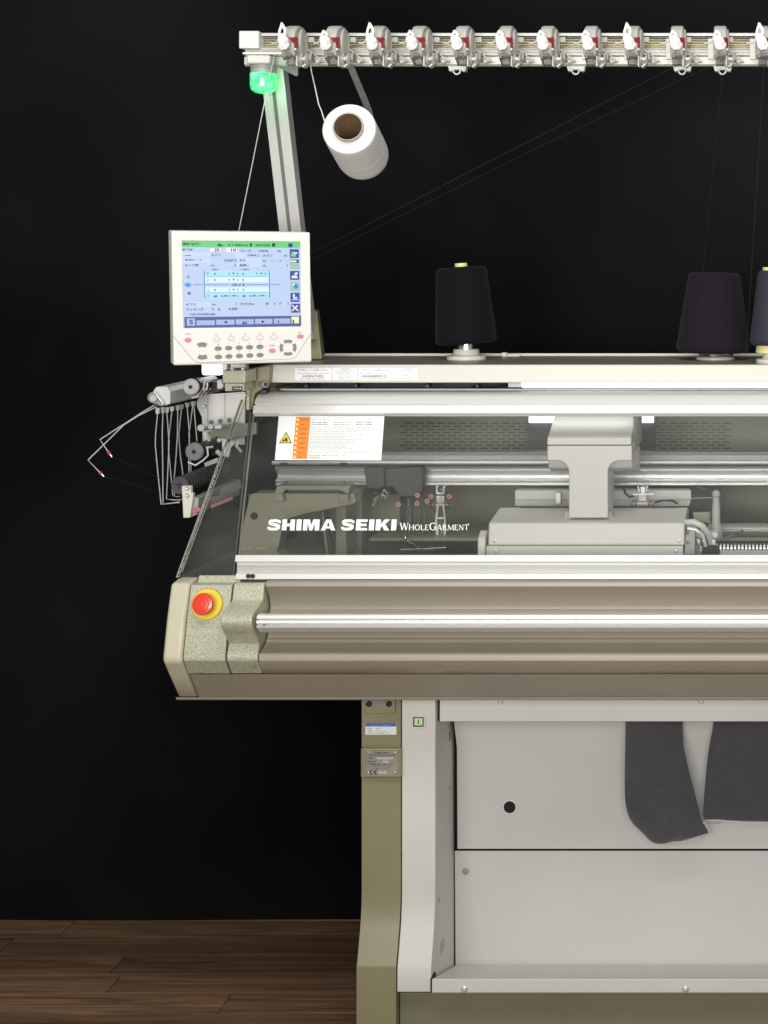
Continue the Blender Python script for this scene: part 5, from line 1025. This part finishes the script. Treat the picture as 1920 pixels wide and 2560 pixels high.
for u, v in ((440, 372), (655, 362), (660, 265), (770, 335)):
    p = c5(u, v, 3.39); J('eyelet', MB().lathe(p, (0.3, -1, 0.1), [(0.0030, 0), (0.0048, 0.0), (0.0048, 0.006), (0.0030, 0.006), (0.0030, 0)], 16, cap=False), PINK, Y1); J('eyelet_core', MB().lathe(p, (0.3, -1, 0.1), [(0.0036, 0.001), (0.0036, 0.002)], 12), RED, Y1)
for cx in (590, 700):
    J('clear_loop', MB().tube([c5(cx + (62 if cx < 600 else 58) * math.cos(t) * (0.7 + 0.3 * math.sin(t)), 560 - 225 * math.sin(t), 3.39) for t in [math.radians(-230 + i * 14) for i in range(21)]], 0.0018, 6), CLEARP, Y1)
for a, b in ((545, 300), (650, 300)): J('clear_stem', c5p([(a, b), (a + 28, b), (a + 45, 640), (a + 10, 700)], 3.395, 0.003), CLEARP, Y1)
Y2 = thing('yarn_carrier', c5(920, 170, 3.40), 'slender steel yarn carrier with a forked stem beside the dark carrier', 'yarn carrier')
J('hanger', c5p([(868, 165), (895, 165), (900, 240), (945, 240), (950, 165), (980, 165), (972, 262), (872, 262)], 3.40, 0.012), STEEL, Y2, 0.001)
J('hanger_pin', MB().cyl(c5(928, 200, 3.396), c5(928, 200, 3.41), 0.0032), BLACKP, Y2)
J('stem_plate', c5p([(872, 275), (976, 275), (972, 355), (958, 372), (890, 372), (876, 350)], 3.398, 0.006), STEEL, Y2, 0.0008)
st_ = [(885, 372), (910, 372), (893, 520), (960, 520), (945, 372), (968, 372), (985, 560), (990, 690), (965, 780), (890, 780), (865, 690), (862, 560)]
J('fork', c5p(st_[:2] + [(890, 545), (905, 700), (900, 775), (888, 775), (866, 690), (862, 560)], 3.398, 0.004), STEELD, Y2, 0.0006); J('fork', c5p([(945, 372), (968, 372), (988, 560), (992, 690), (972, 775), (958, 775), (965, 700), (968, 545)], 3.398, 0.004), STEELD, Y2, 0.0006)
J('fork_bridge', c5p([(886, 520), (970, 520), (970, 545), (886, 545)], 3.398, 0.004), STEELD, Y2, 0.0005)
J('tip_plate', c5p([(885, 560), (970, 560), (985, 690), (955, 775), (900, 775), (872, 690)], 3.403, 0.002), CLEARP, Y2)
for u in (820, 1020):
    mb = MB(); c = c5(u, 378, 3.396); mb.tube([c + Vector((0.0065 * math.cos(t), 0, 0.0065 * math.sin(t))) for t in [i * math.pi / 8 for i in range(17)]], 0.0020, 6); J('wire_ring', mb, STEEL, Y2)
J('ring_bar', c5p([(835, 372), (1010, 372), (1010, 386), (835, 386)], 3.399, 0.003), STEELD, Y2)
for u, v in ((815, 280), (1025, 280)):
    p = c5(u, v, 3.395); J('eyelet', MB().lathe(p, (0.3, -1, 0.1), [(0.003, 0), (0.0048, 0.0), (0.0048, 0.006), (0.003, 0.006), (0.003, 0)], 16, cap=False), PINK, Y2); J('eyelet_core', MB().lathe(p, (0.3, -1, 0.1), [(0.0036, 0.001), (0.0036, 0.002)], 12), RED, Y2)
PF = tag(build('presser_foot', c5p([(465, 890), (700, 880), (985, 866), (990, 878), (800, 906), (465, 904)], 3.27, 0.004), STEEL, None, 0.0006), 'thin bright steel blade lying level above the dark needle gap', 'blade')
tag(build('stitch_finger', MB().tube([c5(500, 640, 3.36), c5(510, 700, 3.34), c5(530, 775, 3.33), c5(550, 800, 3.31), c5(640, 850, 3.29), c5(710, 885, 3.27)], 0.0022, 8), STEEL, None), 'bent steel finger reaching down to the thin bright blade', 'lever')

# ================================================================== knitted garment hanging in the cabinet
GT = thing('knitted_garment', at(1760, 2056, 3.27), 'charcoal knitted garment hanging half finished in the open cabinet', 'garment')
def gz(u, v): return (1300 + u * 0.3737, 1740 + v * 0.3737)
def cloth_panel(name, left, right, Y, curl, seedv, xr=None):
    """left and right edge polylines (u, v) sampled at equal steps, a sheet with thickness between them"""
    def samp(pl, t):
        L = [0]; 
        for a, b in zip(pl[:-1], pl[1:]): L.append(L[-1] + math.dist(a, b))
        d = t * L[-1]
        for i in range(len(pl) - 1):
            if d <= L[i + 1] + 1e-9: f_ = (d - L[i]) / max(1e-9, L[i + 1] - L[i]); return (pl[i][0] + (pl[i + 1][0] - pl[i][0]) * f_, pl[i][1] + (pl[i + 1][1] - pl[i][1]) * f_)
        return pl[-1]
    nu, nv = 30, 40; mb = MB(); rn = random.Random(seedv); ph = rn.uniform(0, 6)
    for s in (0, 1):
        for j in range(nv + 1):
            a, b = samp(left, j / nv), samp(right, j / nv)
            for i in range(nu + 1):
                f_ = i / nu; u = a[0] + (b[0] - a[0]) * f_; v = a[1] + (b[1] - a[1]) * f_
                dd = curl * (1 - (2 * f_ - 1) ** 2) * -0.020 + 0.005 * math.sin(u * 0.011 + v * 0.006 + ph) + 0.003 * math.sin(v * 0.017 - u * 0.02)
                if j > nv - 4: dd += 0.002 * (j - nv + 4)
                mb.v.append(at(*gz(u, v), Y + dd + s * 0.004))
    N = (nu + 1) * (nv + 1)
    for s in (0, 1):
        for j in range(nv):
            for i in range(nu):
                q = s * N + j * (nu + 1) + i; ff = [q, q + 1, q + nu + 2, q + nu + 1]; mb.f.append(ff if s else ff[::-1])
    rim = [j * (nu + 1) for j in range(nv + 1)] + [nv * (nu + 1) + i for i in range(1, nu + 1)] + [j * (nu + 1) + nu for j in range(nv - 1, -1, -1)]
    for p, q in zip(rim[:-1], rim[1:]): mb.f.append([p, q, q + N, p + N])
    return build(name, mb, KNIT, GT, ang=60), mb
sleeve_l = [(706, 60), (706, 200), (703, 360), (700, 480), (700, 600), (703, 690), (712, 760), (730, 815), (760, 860), (790, 888), (815, 912), (840, 938), (862, 962), (890, 982), (916, 990), (960, 989), (1005, 984), (1045, 979)]
sleeve_r = [(1086, 60), (1088, 200), (1095, 340), (1112, 420), (1130, 500), (1157, 600), (1180, 690), (1205, 790), (1226, 852), (1248, 890), (1264, 916)]
sl_o, smb = cloth_panel('sleeve', sleeve_l, sleeve_r, 3.275, 1.0, 1)
body_l = [(1300, 60), (1292, 200), (1265, 340), (1250, 450), (1240, 560), (1230, 680), (1222, 800), (1236, 828)]
body_r = [(2600, 60), (2600, 870)]
bd_o, bmb = cloth_panel('body', body_l, body_r, 3.28, 0.4, 2)
EDGEW = mat('waste_yarn', (0.62, 0.62, 0.60), 0.9)
build('hem', MB().tube([at(*gz(u, v), 3.272) for u, v in ((900, 988), (950, 986), (1000, 982), (1050, 976), (1100, 978), (1150, 962), (1200, 942))], 0.0013, 6), EDGEW, GT)
build('hem', MB().tube([at(*gz(u, v), 3.275) for u, v in ((1245, 832), (1320, 830), (1400, 838), (1500, 850), (1660, 848), (1900, 855))], 0.0012, 6), EDGEW, GT)
build('loose_end', MB().tube([at(*gz(u, v), 3.268) for u, v in ((1226, 850), (1238, 842), (1246, 866), (1262, 890), (1266, 918))], 0.0012, 6), EDGEW, GT)
build('tail_yarn', MB().tube([at(*gz(u, v), 3.272) for u, v in ((1244, 836), (1270, 850), (1310, 852), (1350, 842))], 0.0005, 5), mat('tail_grey', (0.2, 0.2, 0.2), 0.9), GT)
